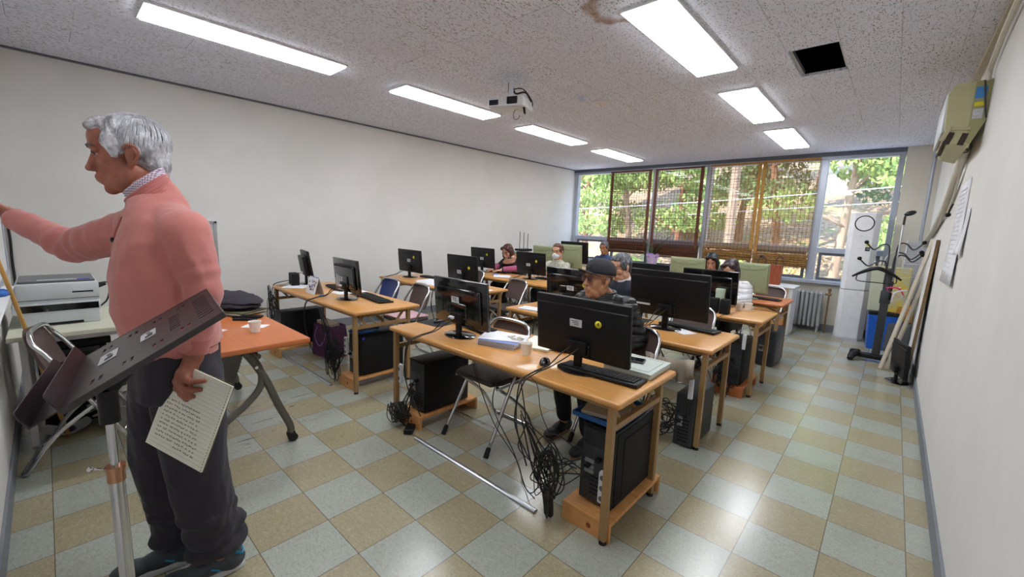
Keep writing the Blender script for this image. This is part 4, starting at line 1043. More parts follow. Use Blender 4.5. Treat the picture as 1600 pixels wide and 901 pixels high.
# monitor stickers for third-row
# plastic plant pot with ribbon on the sill
t = thing('potted_plant', 'potted orchid with long leaves wrapped in purple foil on the window sill', 'plant', (-1.93, YB - .17, .805))
b = MB(); b.lathe([(.001, 0), (.07, 0), (.10, .15), (.12, .22), (.10, .2), (.001, .18)], seg=16)
for v in b.bm.verts: v.co.x *= 1 + .08 * sin(v.co.z * 90); v.co.y *= 1 + .08 * cos(v.co.z * 70)
b.build('pot_wrap', 'purple_wrap', t, smooth=True)
b = MB()
for k in range(9):
    a = k * .7; b.sph((cos(a) * .09, sin(a) * .07, .19 + .02 * sin(k * 2)), (.04, .035, .03), 10, rot=(k, k * .5, 0))
b.build('ribbon_bow', 'purple_cord', t)
b = MB()
for k, (a, l, h) in enumerate(((-.1, .42, .62), (.35, .30, .52), (2.9, .45, .66), (3.5, .25, .42), (1.2, .18, .5), (4.4, .15, .45), (2.4, .2, .35), (.8, .25, .38))):
    d = Vector((cos(a), sin(a) * .25, 0)); s = Vector((-d.y, d.x, 0)).normalized(); n = 9; L = []; Rr = []
    for i in range(n):
        u = i / (n - 1); p = d * (l * u ** 1.4) + Vector((0, 0, .15 + h * (u - .35 * u * u * (1 if k % 2 else .5)))); w = .018 * sin(pi * min(1, u * .85 + .15)) + .002
        L.append(b.bm.verts.new(p + s * w + Vector((0, w * .4, 0)))); Rr.append(b.bm.verts.new(p - s * w - Vector((0, w * .4, 0))))
    for i in range(n - 1): b.bm.faces.new((L[i], L[i + 1], Rr[i + 1], Rr[i]))
b.build('leaves', 'leaf_green', t, smooth=True)
# white cabinet and brown bag
t = thing('storage_cabinet', 'white cabinet with pine edge between the reddish desk and the radiator', 'cabinet', (.33, 6.42, 0))
b = MB(); b.rbox((0, 0, .36), (.50, .42, .70), .004); b.build('cabinet_body', 'white_paint', t); b = MB(); b.rbox((.0, 0, .725), (.54, .46, .024), .004); b.build('cabinet_top', 'white_paint', t)
b = MB(); b.rbox((-.02, -.224, .36), (.42, .018, .68), .003); b.build('cabinet_door', 'pine_board', t, label='pine coloured front')
t = thing('paper_bag', 'brown wooden-print gift bag with loop handles on the white cabinet', 'bag', (.22, 6.38, .737))
b = MB(); P = [(-.16, -.07), (.16, -.07), (.16, .07), (-.16, .07)]; A = [b.bm.verts.new((x * .95, y * .9, 0)) for x, y in P]; B = [b.bm.verts.new((x * 1.03, y, .30)) for x, y in P]; C_ = [b.bm.verts.new((x * .98, y * .9, .29)) for x, y in P]
b.bm.faces.new(A[::-1])
for k in range(4): b.bm.faces.new((A[k], A[(k + 1) % 4], B[(k + 1) % 4], B[k])); b.bm.faces.new((B[k], B[(k + 1) % 4], C_[(k + 1) % 4], C_[k]))
b.bm.faces.new(C_); b.build('bag_body', 'bag_brown', t)
for sx in (-1, 1):
    b = MB(); b.tube(spline([(sx * .12 - .05, -.02, .29), (sx * .12 - .045, -.02, .38), (sx * .12, -.02, .44), (sx * .12 + .045, -.02, .38), (sx * .12 + .05, -.02, .29)], 5), .006, 6); b.build('bag_handle', 'dark_metal', t)
# purple shopping bag on floor
t = thing('shopping_bag', 'purple paper shopping bag on the floor under the left front desk', 'bag', (-2.84, .86, 0), .15)
b = MB(); P = [(-.17, -.10), (.17, -.10), (.17, .10), (-.17, .10)]; A = [b.bm.verts.new((x, y, 0.002)) for x, y in P]; M_ = [b.bm.verts.new((x * 1.04, y * 1.0 + .01, .17)) for x, y in P]; B = [b.bm.verts.new((x * .98 + .01, y * .8, .36)) for x, y in P]; C_ = [b.bm.verts.new((x * .93, y * .7, .34)) for x, y in P]
b.bm.faces.new(A[::-1]); b.bm.faces.new(C_)
for X, Y in ((A, M_), (M_, B), (B, C_)):
    for k in range(4): b.bm.faces.new((X[k], X[(k + 1) % 4], Y[(k + 1) % 4], Y[k]))
b.build('bag_body', 'bag_purple', t, bevel=.004)
b = MB(); b.tube(spline([(-.08, -.085, .33), (-.09, -.115, .22), (.0, -.12, .13), (.09, -.115, .22), (.08, -.085, .33)], 6), .006, 6); b.build('bag_handle', 'purple_cord', t)
b = MB(); b.box((-.02, .0, .36), (.26, .10, .03), rot=(.1, .08, 0)); b.build('folded_papers', 'board_pale', t, label='papers sticking out of the bag')
# orange object and antennas behind auburn-haired woman
b = MB(); b.lathe([(.001, 0), (.10, 0), (.12, .03), (.06, .10), (.001, .12)], c=(-3.35, 5.6, .99), seg=20)
t = thing('router', 'black router with three thin antennas on a wall shelf behind the auburn-haired woman', 'router', (-3.82, 5.2, 1.02))
bb = MB(); bb.rbox((.0, 0, .0), (.2, .3, .04), .005); bb.build('router_body', 'black_plastic', t); 
for k in range(3):
    bb = MB(); bb.cyl((0, -.12 + k * .12, .02), (0, -.12 + k * .12, .36 - .02 * k), .006, seg=8); bb.build('antenna', 'black_plastic', t)
for v in b.bm.verts: v.co -= Vector((-3.35, 5.6, .99))
tag(b.build('orange_bag', 'orange_ball', smooth=True, loc=(-3.15, 4.75, .72)), 'orange bundle behind the auburn-haired woman', 'bag')
bb = MB(); bb.rbox((-3.9, 5.2, .985), (.22, .4, .03), .004); tag(bb.build('wall_shelf', 'white_paint'), 'small white wall shelf carrying the router', 'shelf')
# linen cloth hanging under second-row desk
b = MB(); n = 14
R0 = [b.bm.verts.new((.42 + .026 * k, 1.60 + .02 * sin(k * 1.3), .655 - .022 * sin(k / 13 * pi) + .02 * k / 13)) for k in range(n)]
R1 = [b.bm.verts.new((.42 + .026 * k, 1.60 + .03 * sin(k * 1.3 + 1), .58 - .02 * sin(k * .5))) for k in range(n)]
R2 = [b.bm.verts.new((.46 + .022 * k, 1.61 + .03 * sin(k * 1.1 + .4), .50 + .05 * abs(k - 8) / 8)) for k in range(n)]
for X, Y in ((R0, R1), (R1, R2)):
    for k in range(n - 1): b.bm.faces.new((X[k], X[k + 1], Y[k + 1], Y[k]))
o = tag(b.build('draped_cloth', 'linen', smooth=60), 'beige cloth draped over a chair bar below the second-row desk', 'cloth'); q = o.modifiers.new('thick', 'SOLIDIFY'); q.thickness = .004
# ================================================================ RIGHT BACK CORNER
t = thing('air_conditioner', 'tall white standing air conditioner with a round ring at the top', 'air conditioner', (1.245, 6.86, 0), .12)
b = MB()
sec = [(-.17, -.10), (-.13, -.17), (.10, -.17), (.17, -.08), (.19, .10), (.12, .18), (-.12, .18), (-.17, .10)]
def prism(b, sec, z0, z1, s0=1.0, s1=1.0):
    A = [b.bm.verts.new((x * s0, y * s0, z0)) for x, y in sec]; B = [b.bm.verts.new((x * s1, y * s1, z1)) for x, y in sec]; n = len(sec)
    for k in range(n):
        f = b.bm.faces.new((A[k], A[(k + 1) % n], B[(k + 1) % n], B[k])); f.material_index = b.mi
    f = b.bm.faces.new(A[::-1]); f.material_index = b.mi; f = b.bm.faces.new(B); f.material_index = b.mi
prism(b, sec, .03, .735); prism(b, sec, .75, 1.85); b.build('ac_body', 'ac_white', t, bevel=.008)
b = MB(); prism(b, sec, .0, .03, 1.06, 1.03); prism(b, sec, .735, .75, .97, .97); b.build('base_ring', 'ac_grey', t)
b = MB(); b.tube([(-.015 + .105 * cos(a), -.172, 1.70 + .105 * sin(a)) for a in [k * pi / 16 for k in range(32)]], .007, 8, closed=True); b.build('outlet_ring', 'black_plastic', t, smooth=True, label='dark ring around the round outlet')
b = MB(); b.cyl((-.015, -.165, 1.70), (-.015, -.175, 1.70), .098, seg=32); b.build('outlet_disc', 'ac_white', t)
b = MB(); b.box((.06, -.1715, 1.34), (.05, .003, .055)); b.mi = 1; b.box((.06, -.1715, 1.40), (.04, .003, .035)); b.build('energy_label', ['ink', 'label_yellow'], t, label='small energy labels')
text_mesh('10', .03, 'label_number', 'paper', t, Matrix.Translation((.06, -.174, 1.34)) @ Matrix.Rotation(pi / 2, 4, 'X'))
b = MB(); b.box((-.03, -.1715, 1.345), (.05, .002, .004)); b.box((-.03, -.1715, 1.52), (.05, .002, .004)); b.build('touch_marks', 'ac_grey', t)
# radiator
t = thing('radiator', 'grey cast-iron radiator under the window right of the white cabinet', 'radiator', (.66, YB - .16, 0))
for k in range(8):
    b = MB(); x = -.21 + k * .058
    for y in (-.06, .06): b.cyl((x, y, .10), (x, y, .60), .020, seg=12)
    b.sph((x, 0, .61), (.024, .085, .035), 12); b.sph((x, 0, .10), (.024, .085, .032), 12)
    if k in (0, 7): b.cyl((x, -.05, 0), (x, -.05, .1), .016, seg=10); b.cyl((x, .05, 0), (x, .05, .1), .016, seg=10)
    b.build('section', 'radiator_grey', t, smooth=True)
b = MB(); b.cyl((-.21, 0, .61), (.29, 0, .61), .014, seg=10); b.build('header_pipe', 'radiator_grey', t, smooth=True)
b = MB(); b.cyl((.29, 0, .70), (.29, 0, .0), .013, seg=10); b.cyl((.24, 0, .61), (.32, 0, .61), .018, seg=10); b.cyl((.29, 0, .66), (.29, 0, .70), .022, seg=10); b.build('supply_pipe', 'pipe_brown', t, smooth=True, label='brown rusty supply pipe with valve')
# coat rack
t = thing('coat_stand', 'dark grey coat stand with curled hooks, in the right back corner', 'coat stand', (1.60, 5.58, 0))
b = MB(); b.rbox((0, 0, .60), (.078, .06, 1.1), .012); b.rbox((0, 0, .80), (.10, .075, .16), .012); b.build('pole', 'dark_metal', t, smooth=True)
b = MB(); b.rbox((0, 0, .06), (.34, .1, .06), .02)
for sx in (-1, 1): b.tube([(sx * .17, -.02, .08), (sx * .22, -.12, .06), (sx * .23, -.18, .02)], [.035, .04, .03], 10); b.tube([(sx * .17, .02, .08), (sx * .22, .12, .06), (sx * .23, .18, .02)], [.035, .04, .03], 10)
b.build('base', 'black_plastic', t, smooth=True)
for k, (dx, dy, z) in enumerate(((-.03, -.03, 1.42), (.03, -.02, 1.44), (-.035, .02, 1.22), (.035, .02, 1.30), (.02, -.04, 1.33))):
    s = -1 if dx < 0 else 1; L = .22 if k != 2 else .26
    b = MB(); b.tube(spline([(dx, dy, .95), (dx, dy, z - .1), (dx + s * .02, dy, z), (dx + s * L * .35, dy - .01, z + .0), (dx + s * L * .65, dy - .02, z - .06), (dx + s * L, dy - .03, z + .02)], 6), .008, 8); h = b.build('hook', 'dark_metal', t, smooth=True)
    b = MB(); b.sph((dx + s * L, dy - .03, z + .025), .023, 12); b.build('hook_knob', 'black_plastic', h, smooth=True)
t = thing('golf_club', 'golf club standing head-up against the coat stand', 'golf club', (1.64, 5.52, .0))
b = MB(); b.tube([(0.0, 0, .80), (.01, 0, 1.72)], .007, 8); b.build('shaft', 'steel_grey', t)
b = MB(); b.tube([(.0, 0, .78), (0, 0, 1.0)], .012, 8); b.build('grip', 'rubber', t)
b = MB(); b.tube([(.01, 0, 1.66), (.012, 0, 1.76)], .011, 8); b.sph((.05, 0, 1.79), (.055, .022, .028), 12, rot=(0, -.35, 0)); b.build('club_head', 'golf_black', t, smooth=True)
def hanger(loc, rz, label, m, s=1.0, bar=True, tilt=0):
    t = thing('clothes_hanger', label, 'hanger', loc, rz, 'clothes hangers'); t.rotation_euler = (0, tilt, rz)
    b = MB(); b.tube(spline([(-.2 * s, 0, -.10 * s), (-.12 * s, 0, -.045 * s), (-.03 * s, 0, 0), (.03 * s, 0, 0), (.12 * s, 0, -.045 * s), (.2 * s, 0, -.10 * s)], 5), [.009 * s + .013 * s * sin(pi * min(1, k / 25)) for k in range(26)], 8); b.build('shoulder_bar', m, t, smooth=True)
    b = MB(); b.tube(spline([(-.16 * s, 0, -.085 * s), (-.15 * s, 0, -.14 * s), (0, 0, -.145 * s), (.15 * s, 0, -.14 * s), (.16 * s, 0, -.085 * s)], 4), .005 * s, 6); b.build('lower_bar', m, t, smooth=True)
    b = MB(); b.tube([(0, 0, 0), (0, 0, .04 * s)] + [(.0 - .022 * s + .022 * s * cos(a), 0, .04 * s + .022 * s * sin(a) + .01 * s) for a in [k * .5 for k in range(9)]], .0025, 6); b.build('hook_wire', 'chrome', t, smooth=True)
hanger((1.49, 5.42, 1.14), -.1, 'large black hanger on the coat stand', 'black_plastic', 1.12)
hanger((1.70, 5.42, .93), .3, 'pink clothes hanger hanging low on the coat stand', 'pink_plastic', .5, tilt=.5)
hanger((1.68, 5.40, .88), -.4, 'white clothes hanger below the pink one', 'plug_white', .5, tilt=-.9)
t = thing('waste_bin', 'blue waste bin lined with a black bag in the corner', 'bin', (1.62, 6.45, 0), .1)
b = MB(); 
A = [(-.16, -.12), (.16, -.12), (.16, .12), (-.16, .12)]
prism(b, A, 0, .50, .9, 1.08); b.build('bin_body', 'bin_blue', t, bevel=.015)
b = MB(); prism(b, A, .47, .52, 1.1, 1.12); prism(b, A, .515, .52, 1.0, .8); b.build('bin_liner', 'bag_black', t, bevel=.01)
t = thing('shopping_bag', 'yellow and grey patterned shopping bag standing on the waste bin', 'bag', (1.62, 6.45, .525), .05)
b = MB(); prism(b, [(-.2, -.06), (.2, -.06), (.2, .06), (-.2, .06)], .0, .60, .92, 1.0); b.build('bag_body', 'bag_yellow', t, bevel=.01)
b = MB(); prism(b, [(-.205, -.062), (-.06, -.062), (-.06, .062), (-.205, .062)], .0, .58, .92, 1.0); b.build('bag_gusset', 'bag_white', t)
for sx in (-1, 1):
    b = MB(); b.tube(spline([(-.1, sx * .05, .58), (-.08, sx * .03, .72), (0, 0, .8), (.08, sx * .03, .72), (.1, sx * .05, .58)], 5), .006, 6); b.build('bag_handle', 'bag_white', t)
b = MB(); b.rbox((1.79, 6.55, .52), (.22, .3, .22), .02); tag(b.build('wicker_basket', 'basket'), 'brown wicker basket behind the yellow bag', 'basket')
b = MB(); b.rbox((1.78, 6.5, .2), (.25, .34, .4), .02); tag(b.build('low_stool_box', 'printer_dark'), 'dark box under the wicker basket in the corner', 'box')
t = thing('wire_rack', 'white perforated wire rack panel standing in the back corner', 'rack', (1.83, 6.75, .95), .15)
b = MB()
for k in range(12): b.cyl((-.09 + k * .0165, 0, -.3), (-.09 + k * .0165, 0, .52), .0035, seg=6)
for k in range(22): b.cyl((-.1, -.002, -.3 + k * .039), (.1, -.002, -.3 + k * .039), .0035, seg=6)
b.build('wire_grid', 'mesh_white', t)
b = MB(); b.tube([(-.1, 0, -.32), (-.1, 0, .53), (.1, 0, .53), (.1, 0, -.32)], .007, 8, closed=True); b.box((0, .01, .1), (.2, .004, .8)); b.build('rack_frame', 'mesh_white', t)
b = MB(); b.box((1.83, 6.75, .32), (.18, .02, .66)); tag(b.build('rack_stand_board', 'printer_grey'), 'grey panel under the white wire rack', 'panel')
# lines strung
b = MB()
for k in range(4): b.tube([(1.62, 5.6, 1.30 - k * .09), (1.92, 6.3, 1.22 - k * .08 + .05 * (k % 2))], .0025, 5)
tag(b.build('white_cord', 'plug_white'), 'thin white cords strung from the coat stand to the wall', 'cord')
# leaning planks
for k, (x0, y0, x1, y1, z1, w, lb) in enumerate(((1.66, 5.25, 1.925, 5.45, 1.50, .045, 'long pale plank leaning on the right wall, its foot nearest the aisle'), (1.71, 5.28, 1.918, 5.50, 1.05, .04, 'shorter pale plank leaning behind the long plank'))):
    a = Vector((x0, y0, .0)); c = Vector((x1 - .01, y1, z1)); d = (c - a); b = MB(); M = d.to_track_quat('Z', 'Y').to_matrix()
    b.rbox((a + c) / 2 + Vector((0, 0, .004)), (w, .02, d.length), .002, rot=M); tag(b.build('wood_plank', 'board_pale'), lb, 'plank', 'planks leaning on the right wall')
b = MB(); b.box((1.892, 5.05, .77), (.026, .50, 1.46), rot=(0, .035, 0)); b.mi = 1; b.box((1.892, 4.797, .77), (.026, .005, 1.46), rot=(0, .035, 0)); tag(b.build('leaning_panel', ['wall_paint', 'pipe_brown']), 'white panel with brown edge leaning on the right wall behind the planks', 'panel')
# monitor on the floor
fm = make_monitor(style='flat', w=.44, h=.36, lab=None, cables=False, lift=.07, tilt=.05); fm.location = (1.80, 4.80, .001); fm.rotation_euler = (0, 0, -pi / 2 + .25); fm['label'] = 'old black monitor standing on the floor by the right wall'; fm['group'] = 'monitors put away'
b = MB(); b.box((1.915, 5.75, .62), (.03, .10, .42)); tag(b.build('wall_box', 'black_matte'), 'black flat speaker bar hung low on the right wall', 'box')
t = thing('wall_socket', 'small white socket low on the right wall', 'socket', (XR, 5.45, .40)); b = MB(); b.rbox((-.008, 0, 0), (.014, .08, .08), .003); b.build('socket_plate', 'plug_white', t); b = MB(); b.cyl((-.014, 0, 0), (-.018, 0, 0), .02, seg=14); b.build('socket_hole', 'printer_dark', t)
# wall air conditioner
t = thing('wall_air_conditioner', 'old olive-beige air conditioner unit high on the right wall', 'air conditioner', (XR, 2.95, 0))
b = MB(); pr = [(0, 2.51), (-.17, 2.50), (-.195, 2.44), (-.185, 2.22), (-.15, 2.13), (-.06, 2.10), (0, 2.26)]
A = [b.bm.verts.new((x, 0, z)) for x, z in pr]; B = [b.bm.verts.new((x, .85, z)) for x, z in pr]; n = len(pr)
for k in range(n): b.bm.faces.new((A[k], A[(k + 1) % n], B[(k + 1) % n], B[k]))
b.bm.faces.new(A[::-1]); b.bm.faces.new(B); b.build('housing', 'aircon_olive', t, bevel=.006)
b = MB(); b.poly([(-.001, -.003, 2.5), (-.075, -.003, 2.5), (-.075, -.003, 2.13), (-.06, -.003, 2.115), (-.001, -.003, 2.26)], .003, (0, 1, 0)); b.build('end_cover', 'aircon_olive_dark', t, label='darker end cover')
b = MB()
for k in range(2): b.box((-.155 + k * .065, -.0 + .001, 2.15 - k * .012 + .01), (.03, .012, .075), rot=(0, .25, 0))
b.box((-.165, .42, 2.165), (.01, .7, .05), rot=(0, .5, 0)); b.build('air_grille', 'aircon_grille', t)
b = MB(); b.rbox((-.188, .41, 2.33), (.02, .80, .26), .006); b.build('front_panel', 'printer_grey', t, smooth=True, label='pale front panel')
b = MB(); b.rbox((-.172, -.004, 2.19), (.022, .02, .10), .004, rot=(0, .4, 0)); b.rbox((-.11, -.004, 2.215), (.10, .012, .02), .004, rot=(0, .1, 0)); b.build('louvre_trim', 'beige_cloth', t)
b = MB(); b.box((-.045, -.0045, 2.43), (.05, .002, .07)); b.mi = 1; b.box((-.045, -.0045, 2.36), (.045, .002, .025)); b.mi = 2; b.box((-.045, -.0045, 2.30), (.045, .002, .06))
b.build('service_stickers', ['sticker_blue', 'label_yellow', 'label_white'], t, label='blue yellow and white stickers')
b = MB(); b.tube(spline([(-.04, -.01, 2.5), (-.03, -.014, 2.42), (-.015, -.014, 2.32), (-.005, -.01, 2.27)], 5), .005, 6); b.build('sensor_cable', 'dark_metal', t)
b = MB(); b.tube(spline([(1.90, 3.52, 2.16), (1.895, 3.85, 1.97), (1.90, 4.5, 1.78), (1.905, 5.6, 1.60), (1.90, 6.35, 1.52), (1.90, 6.6, 1.42)], 8), .028, 10); b.tube(spline([(1.90, 3.5, 2.16), (1.915, 3.9, 1.90), (1.92, 4.5, 1.70)], 8), .008, 6)
tag(b.build('refrigerant_pipe', 'conduit', smooth=True), 'white wrapped pipe running down the right wall from the air conditioner', 'pipe')
b = MB(); b.tube(spline([(1.91, 2.96, 2.50), (1.91, 2.9, 2.60), (1.905, 2.0, 2.70), (1.905, -.3, 2.735)], 8), .014, 8); tag(b.build('conduit_pipe', 'conduit', smooth=True), 'pale pipe along the top of the right wall', 'pipe')
t = thing('wall_hook', 'small black cord and hook on the right wall below the air conditioner', 'hook', (1.925, 4.1, 1.72)); b = MB(); b.tube(spline([(0, -.05, .08), (-.01, 0, .03), (-.01, .05, 0)], 4), .006, 6); b.sph((-.012, .06, -.005), .02, 10); b.build('hook_body', 'black_plastic', t)
def wallsheet(y0, y1, z0, z1, label, lines, red=False, sk=.0):
    t = thing('wall_calendar', label, 'paper', (XR, (y0 + y1) / 2, (z0 + z1) / 2), 0, 'papers on the right wall'); w = y1 - y0; h = z1 - z0
    b = MB(); n = 8; g = []
    for j in range(n + 1):
        v = j / n; g.append([b.bm.verts.new((-.004 - .03 * (1 - v) ** 2 * (1 if i else .5), (-w / 2, w / 2)[i] + sk * (1 - v), -h / 2 + h * v)) for i in (0, 1)])
    for j in range(n): b.bm.faces.new((g[j][0], g[j][1], g[j + 1][1], g[j + 1][0]))
    o = b.build('sheet', 'paper', t, smooth=60); q = o.modifiers.new('thick', 'SOLIDIFY'); q.thickness = .002
    b = MB()
    for k in range(lines):
        z = h * .42 - k * h * .8 / lines; v = (z + h / 2) / h; xx = -.008 - .03 * (1 - v) ** 2; b.mi = 0
        b.box((xx, sk * (1 - v) + rnd.uniform(-.03, .03) * w, z), (.001, w * rnd.uniform(.5, .75), h * .007))
    if red: b.mi = 1; b.box((-.036, w * .2 + sk * .9, -h * .40), (.001, .03, .03)); b.mi = 0; b.box((-.038, -w * .1 + sk * .9, -h * .40), (.001, .1, .03))
    b.build('print', ['printer_grey', 'lips'], t)
wallsheet(3.10, 3.72, 1.18, 1.92, 'large printed calendar sheet hanging on the right wall', 18, True, sk=-.1)
wallsheet(2.80, 2.98, 1.40, 1.70, 'small notice sheet on the right wall in front of the large calendar', 7)

# ================================================================ CEILING THINGS
t = thing('projector', 'white ceiling projector hanging from a short bracket', 'projector', (-1.13, 1.80, 0), .0)
C0 = Vector((0, 0, 2.56)); RP = Euler((0, 0, .35)).to_matrix()
b = MB(); b.rbox(C0, (.34, .25, .085), .012, rot=RP, seg=3); b.build('projector_body', 'projector', t, smooth=True)
b = MB(); b.rbox(C0 + RP @ Vector((.065, -.127, .005)), (.10, .012, .062), .01, rot=RP); b.rbox(C0 + RP @ Vector((-.11, -.127, -.005)), (.09, .01, .045), .006, rot=RP); b.build('front_recess', 'lens_dark', t)
b = MB(); b.tube([C0 + RP @ Vector((.065, -.12, .005)), C0 + RP @ Vector((.065, -.142, .005))], .026, 18); b.build('lens', 'black_gloss', t, smooth=True)
b = MB(); b.box(C0 + Vector((0, 0, .055)), (.16, .12, .012), rot=RP); b.cyl(C0 + Vector((0, 0, .05)), (0, 0, 2.78), .022, seg=14); b.cyl((0, 0, 2.765), (0, 0, 2.78), .05, seg=18)
for sx in (-1, 1):
    b.box(C0 + RP @ Vector((sx * .11, .02, .062)), (.14, .012, .006), rot=RP @ Euler((0, 0, sx * .6)).to_matrix())
b.build('ceiling_bracket', 'mesh_white', t, smooth=True)
b = MB(); b.tube(spline([(-.06, .03, 2.775), (.0, .02, 2.72), (.03, .03, 2.66), (.12, .06, 2.66), (.17, .09, 2.58)], 6), .008, 8); b.tube(spline([(-.06, .03, 2.775), (-.03, .0, 2.70), (-.02, .0, 2.62)], 6), .006, 8); b.tube(spline([(.0, .02, 2.7), (.1, .05, 2.69), (.16, .1, 2.6), (.16, .12, 2.55)], 6), .005, 8)
b.build('signal_cables', 'cable_black', t, smooth=True)
b = MB(); b.tube([(.06 + .04 * cos(a), .02, 2.475 + .045 * sin(a)) for a in [1.2 + k * .4 for k in range(13)]], .003, 6); b.build('cable_loop', 'cable_black', t)
b = MB(); b.cyl(C0 + RP @ Vector((.15, -.05, -.04)), C0 + RP @ Vector((.165, -.06, -.10)), .012, .009, 10); b.build('adjustable_foot', 'black_plastic', t)
t = thing('smoke_detector', 'round pinkish smoke detector on the ceiling', 'detector', (-.84, 2.86, H)); b = MB(); b.lathe([(.001, 0), (.085, 0), (.085, -.008), (.072, -.02), (.06, -.028), (.001, -.03)], seg=32)
b.build('detector_body', 'detector', t, smooth=True); b = MB(); b.lathe([(.001, 0), (.092, 0), (.092, -.005), (.001, -.006)], seg=32); b.build('mounting_ring', 'ac_grey', t); b = MB(); b.cyl((0, 0, -.029), (0, 0, -.033), .007, seg=8); b.build('indicator', 'ink', t)
t = thing('ceiling_sensor', 'small clear dome sensor beside the smoke detector', 'sensor', (-.90, 2.60, H)); b = MB(); b.lathe([(.001, 0), (.055, 0), (.05, -.03), (.035, -.045), (.001, -.05)], seg=24); b.build('dome', 'detector_clear', t, smooth=True)
b = MB(); b.tube([(-.052 + .0, 0, -.003), (.052, 0, -.003)], .002, 4); b.build('base_line', 'ac_grey', t)
# bright metal edges in the missing panel opening
b = MB(); b.box((HX0 + .012, (HY0 + HY1) / 2, H + .03), (.02, HY1 - HY0, .03)); b.box((HX1 - .008, (HY0 + HY1) / 2, H + .03), (.012, HY1 - HY0, .03)); struct(b.build('trim_5', 'steel_grey'))

# ================================================================ LEFT FRONT: WHITE TABLE, PRINTERS, ORANGE TABLE
t = thing('side_table', 'white-topped table in the left front corner under the printer', 'table', (-2.58, -.90, 0))
b = MB(); b.rbox((0, 0, .704), (.86, .88, .032), .005); b.build('tabletop', 'white_top', t)
for sx in (-1, 1):
    for sy in (-1, 1):
        b = MB(); b.rbox((sx * .37, sy * .38, .344), (.032, .032, .688), .004); b.build('leg', 'white_paint', t)
    b = MB(); b.rbox((sx * .37, 0, .67), (.02, .74, .03), .003); b.build('rail', 'white_paint', t)
t = thing('laser_printer', 'large grey-white laser printer on the white table', 'printer', (-2.62, -1.105, .72))
b = MB(); b.rbox((0, 0, .045), (.42, .36, .09), .008); b.rbox((-.0, -.01, .12), (.44, .40, .07), .01); b.rbox((0, 0, .215), (.43, .38, .13), .015); b.build('printer_body', 'printer_grey', t, smooth=True)
b = MB(); b.box((.206, 0, .118), (.03, .36, .045)); b.build('output_slot', 'black_gloss', t)
b = MB(); b.box((.2115, .11, .215), (.012, .10, .010)); b.box((.2115, 0, .012), (.005, .2, .016)); b.box((.2155, 0, .172), (.004, .37, .003)); b.build('front_slots', 'black_matte', t)
b = MB(); b.rbox((.01, 0, .287), (.38, .35, .016), .006); b.build('scanner_lid', 'printer_dark', t, label='dark grey scanner lid'); b = MB(); b.box((.17, .0, .2965), (.03, .18, .003)); b.mi = 1; b.box((.17, .12, .2965), (.03, .06, .003)); b.build('control_labels', ['label_white', 'plug_blue'], t)
b = MB(); b.tube(spline([(.1, .19, .25), (.05, .25, .24), (.0, .24, .12), (-.1, .2, .05)], 5), .006, 6); b.rbox((.08, .21, .235), (.05, .05, .02), .004, rot=(.4, 0, 0)); b.build('power_lead', 'cable_black', t)
b = MB(); b.box((-2.42, -.70, .7225), (.15, .10, .003), rot=(0, 0, .1)); tag(b.build('mouse_pad', 'black_matte'), 'small black pad on the white table beside the printer', 'mouse pad', 'mouse pads')
b = MB(); b.sph((-2.85, -.62, .735), (.16, .13, .10), 18)
for v in b.bm.verts: v.co.z = max(.722, v.co.z + .012 * sin(v.co.x * 60)); v.co += Vector((.01 * sin(v.co.y * 50), 0, 0))
tag(b.build('cap', 'beige_cloth', smooth=True), 'beige cloth cap lying at the back of the white table', 'cap')
t = thing('old_printer', 'black office machine on the floor under the white table', 'printer', (-2.66, -1.07, 0))
b = MB(); b.rbox((0, 0, .27), (.38, .34, .54), .015); b.rbox((.03, 0, .57), (.36, .38, .05), .01); b.build('machine_body', 'black_plastic', t, smooth=True)
b = MB(); b.box((.192, 0, .52), (.01, .25, .03)); b.mi = 1; b.box((.193, .08, .42), (.004, .08, .07)); b.build('front_labels', ['dark_metal', 'cable_grey'], t)
b = MB()
for k in range(6): b.box((.191, 0, .1 + k * .035), (.004, .28, .012))
b.build('front_vents', 'ink_black', t)
t = thing('flip_table', 'orange flip-top table on castors beside the standing instructor', 'table', (-1.82, -.33, 0))
b = MB(); b.rbox((0, 0, .703), (1.44, .58, .034), .008, seg=3); b.build('tabletop', 'orange_top', t, smooth=True)
for sx in (-1, 1):
    x = sx * .60
    b = MB(); b.rbox((x, 0, .672), (.05, .46, .03), .008); b.tube(spline([(x, -.05, .66), (x, .0, .58), (x, .06, .45), (x, .12, .28), (x, .185, .12), (x, .19, .065)], 6), .023, 12); b.tube(spline([(x, -.02, .64), (x, .03, .52), (x, .02, .42), (x, -.06, .33), (x, -.18, .24), (x, -.25, .13), (x, -.255, .065)], 6), .021, 12)
    lg = b.build('leg', 'grey_leg', t, smooth=True, label='curved Y-shaped leg')
    for y in (.19, -.255):
        b = MB(); b.cyl((x - .018, y + .01, .028), (x + .018, y + .01, .028), .028, seg=20); b.rbox((x, y, .055), (.046, .05, .035), .01); b.build('castor', 'rubber', lg, smooth=True)
    b = MB(); b.cyl((x + sx * .022, .0, .56), (x + sx * .028, .0, .56), .010, seg=12); b.build('bolt', 'chrome', lg)
b = MB()
for k in range(14): b.box((0, -.05 - .006 * k, .655 - k * .018), (1.16, .003, .013))
b.box((-.0, -.09, .54), (1.16, .002, .26), rot=(-.32, 0, 0)); b.build('modesty_panel', 'grey_leg', t)
b = MB(); b.cyl((-.6, .02, .62), (.6, .02, .62), .018, seg=12); b.build('cross_tube', 'grey_leg', t)
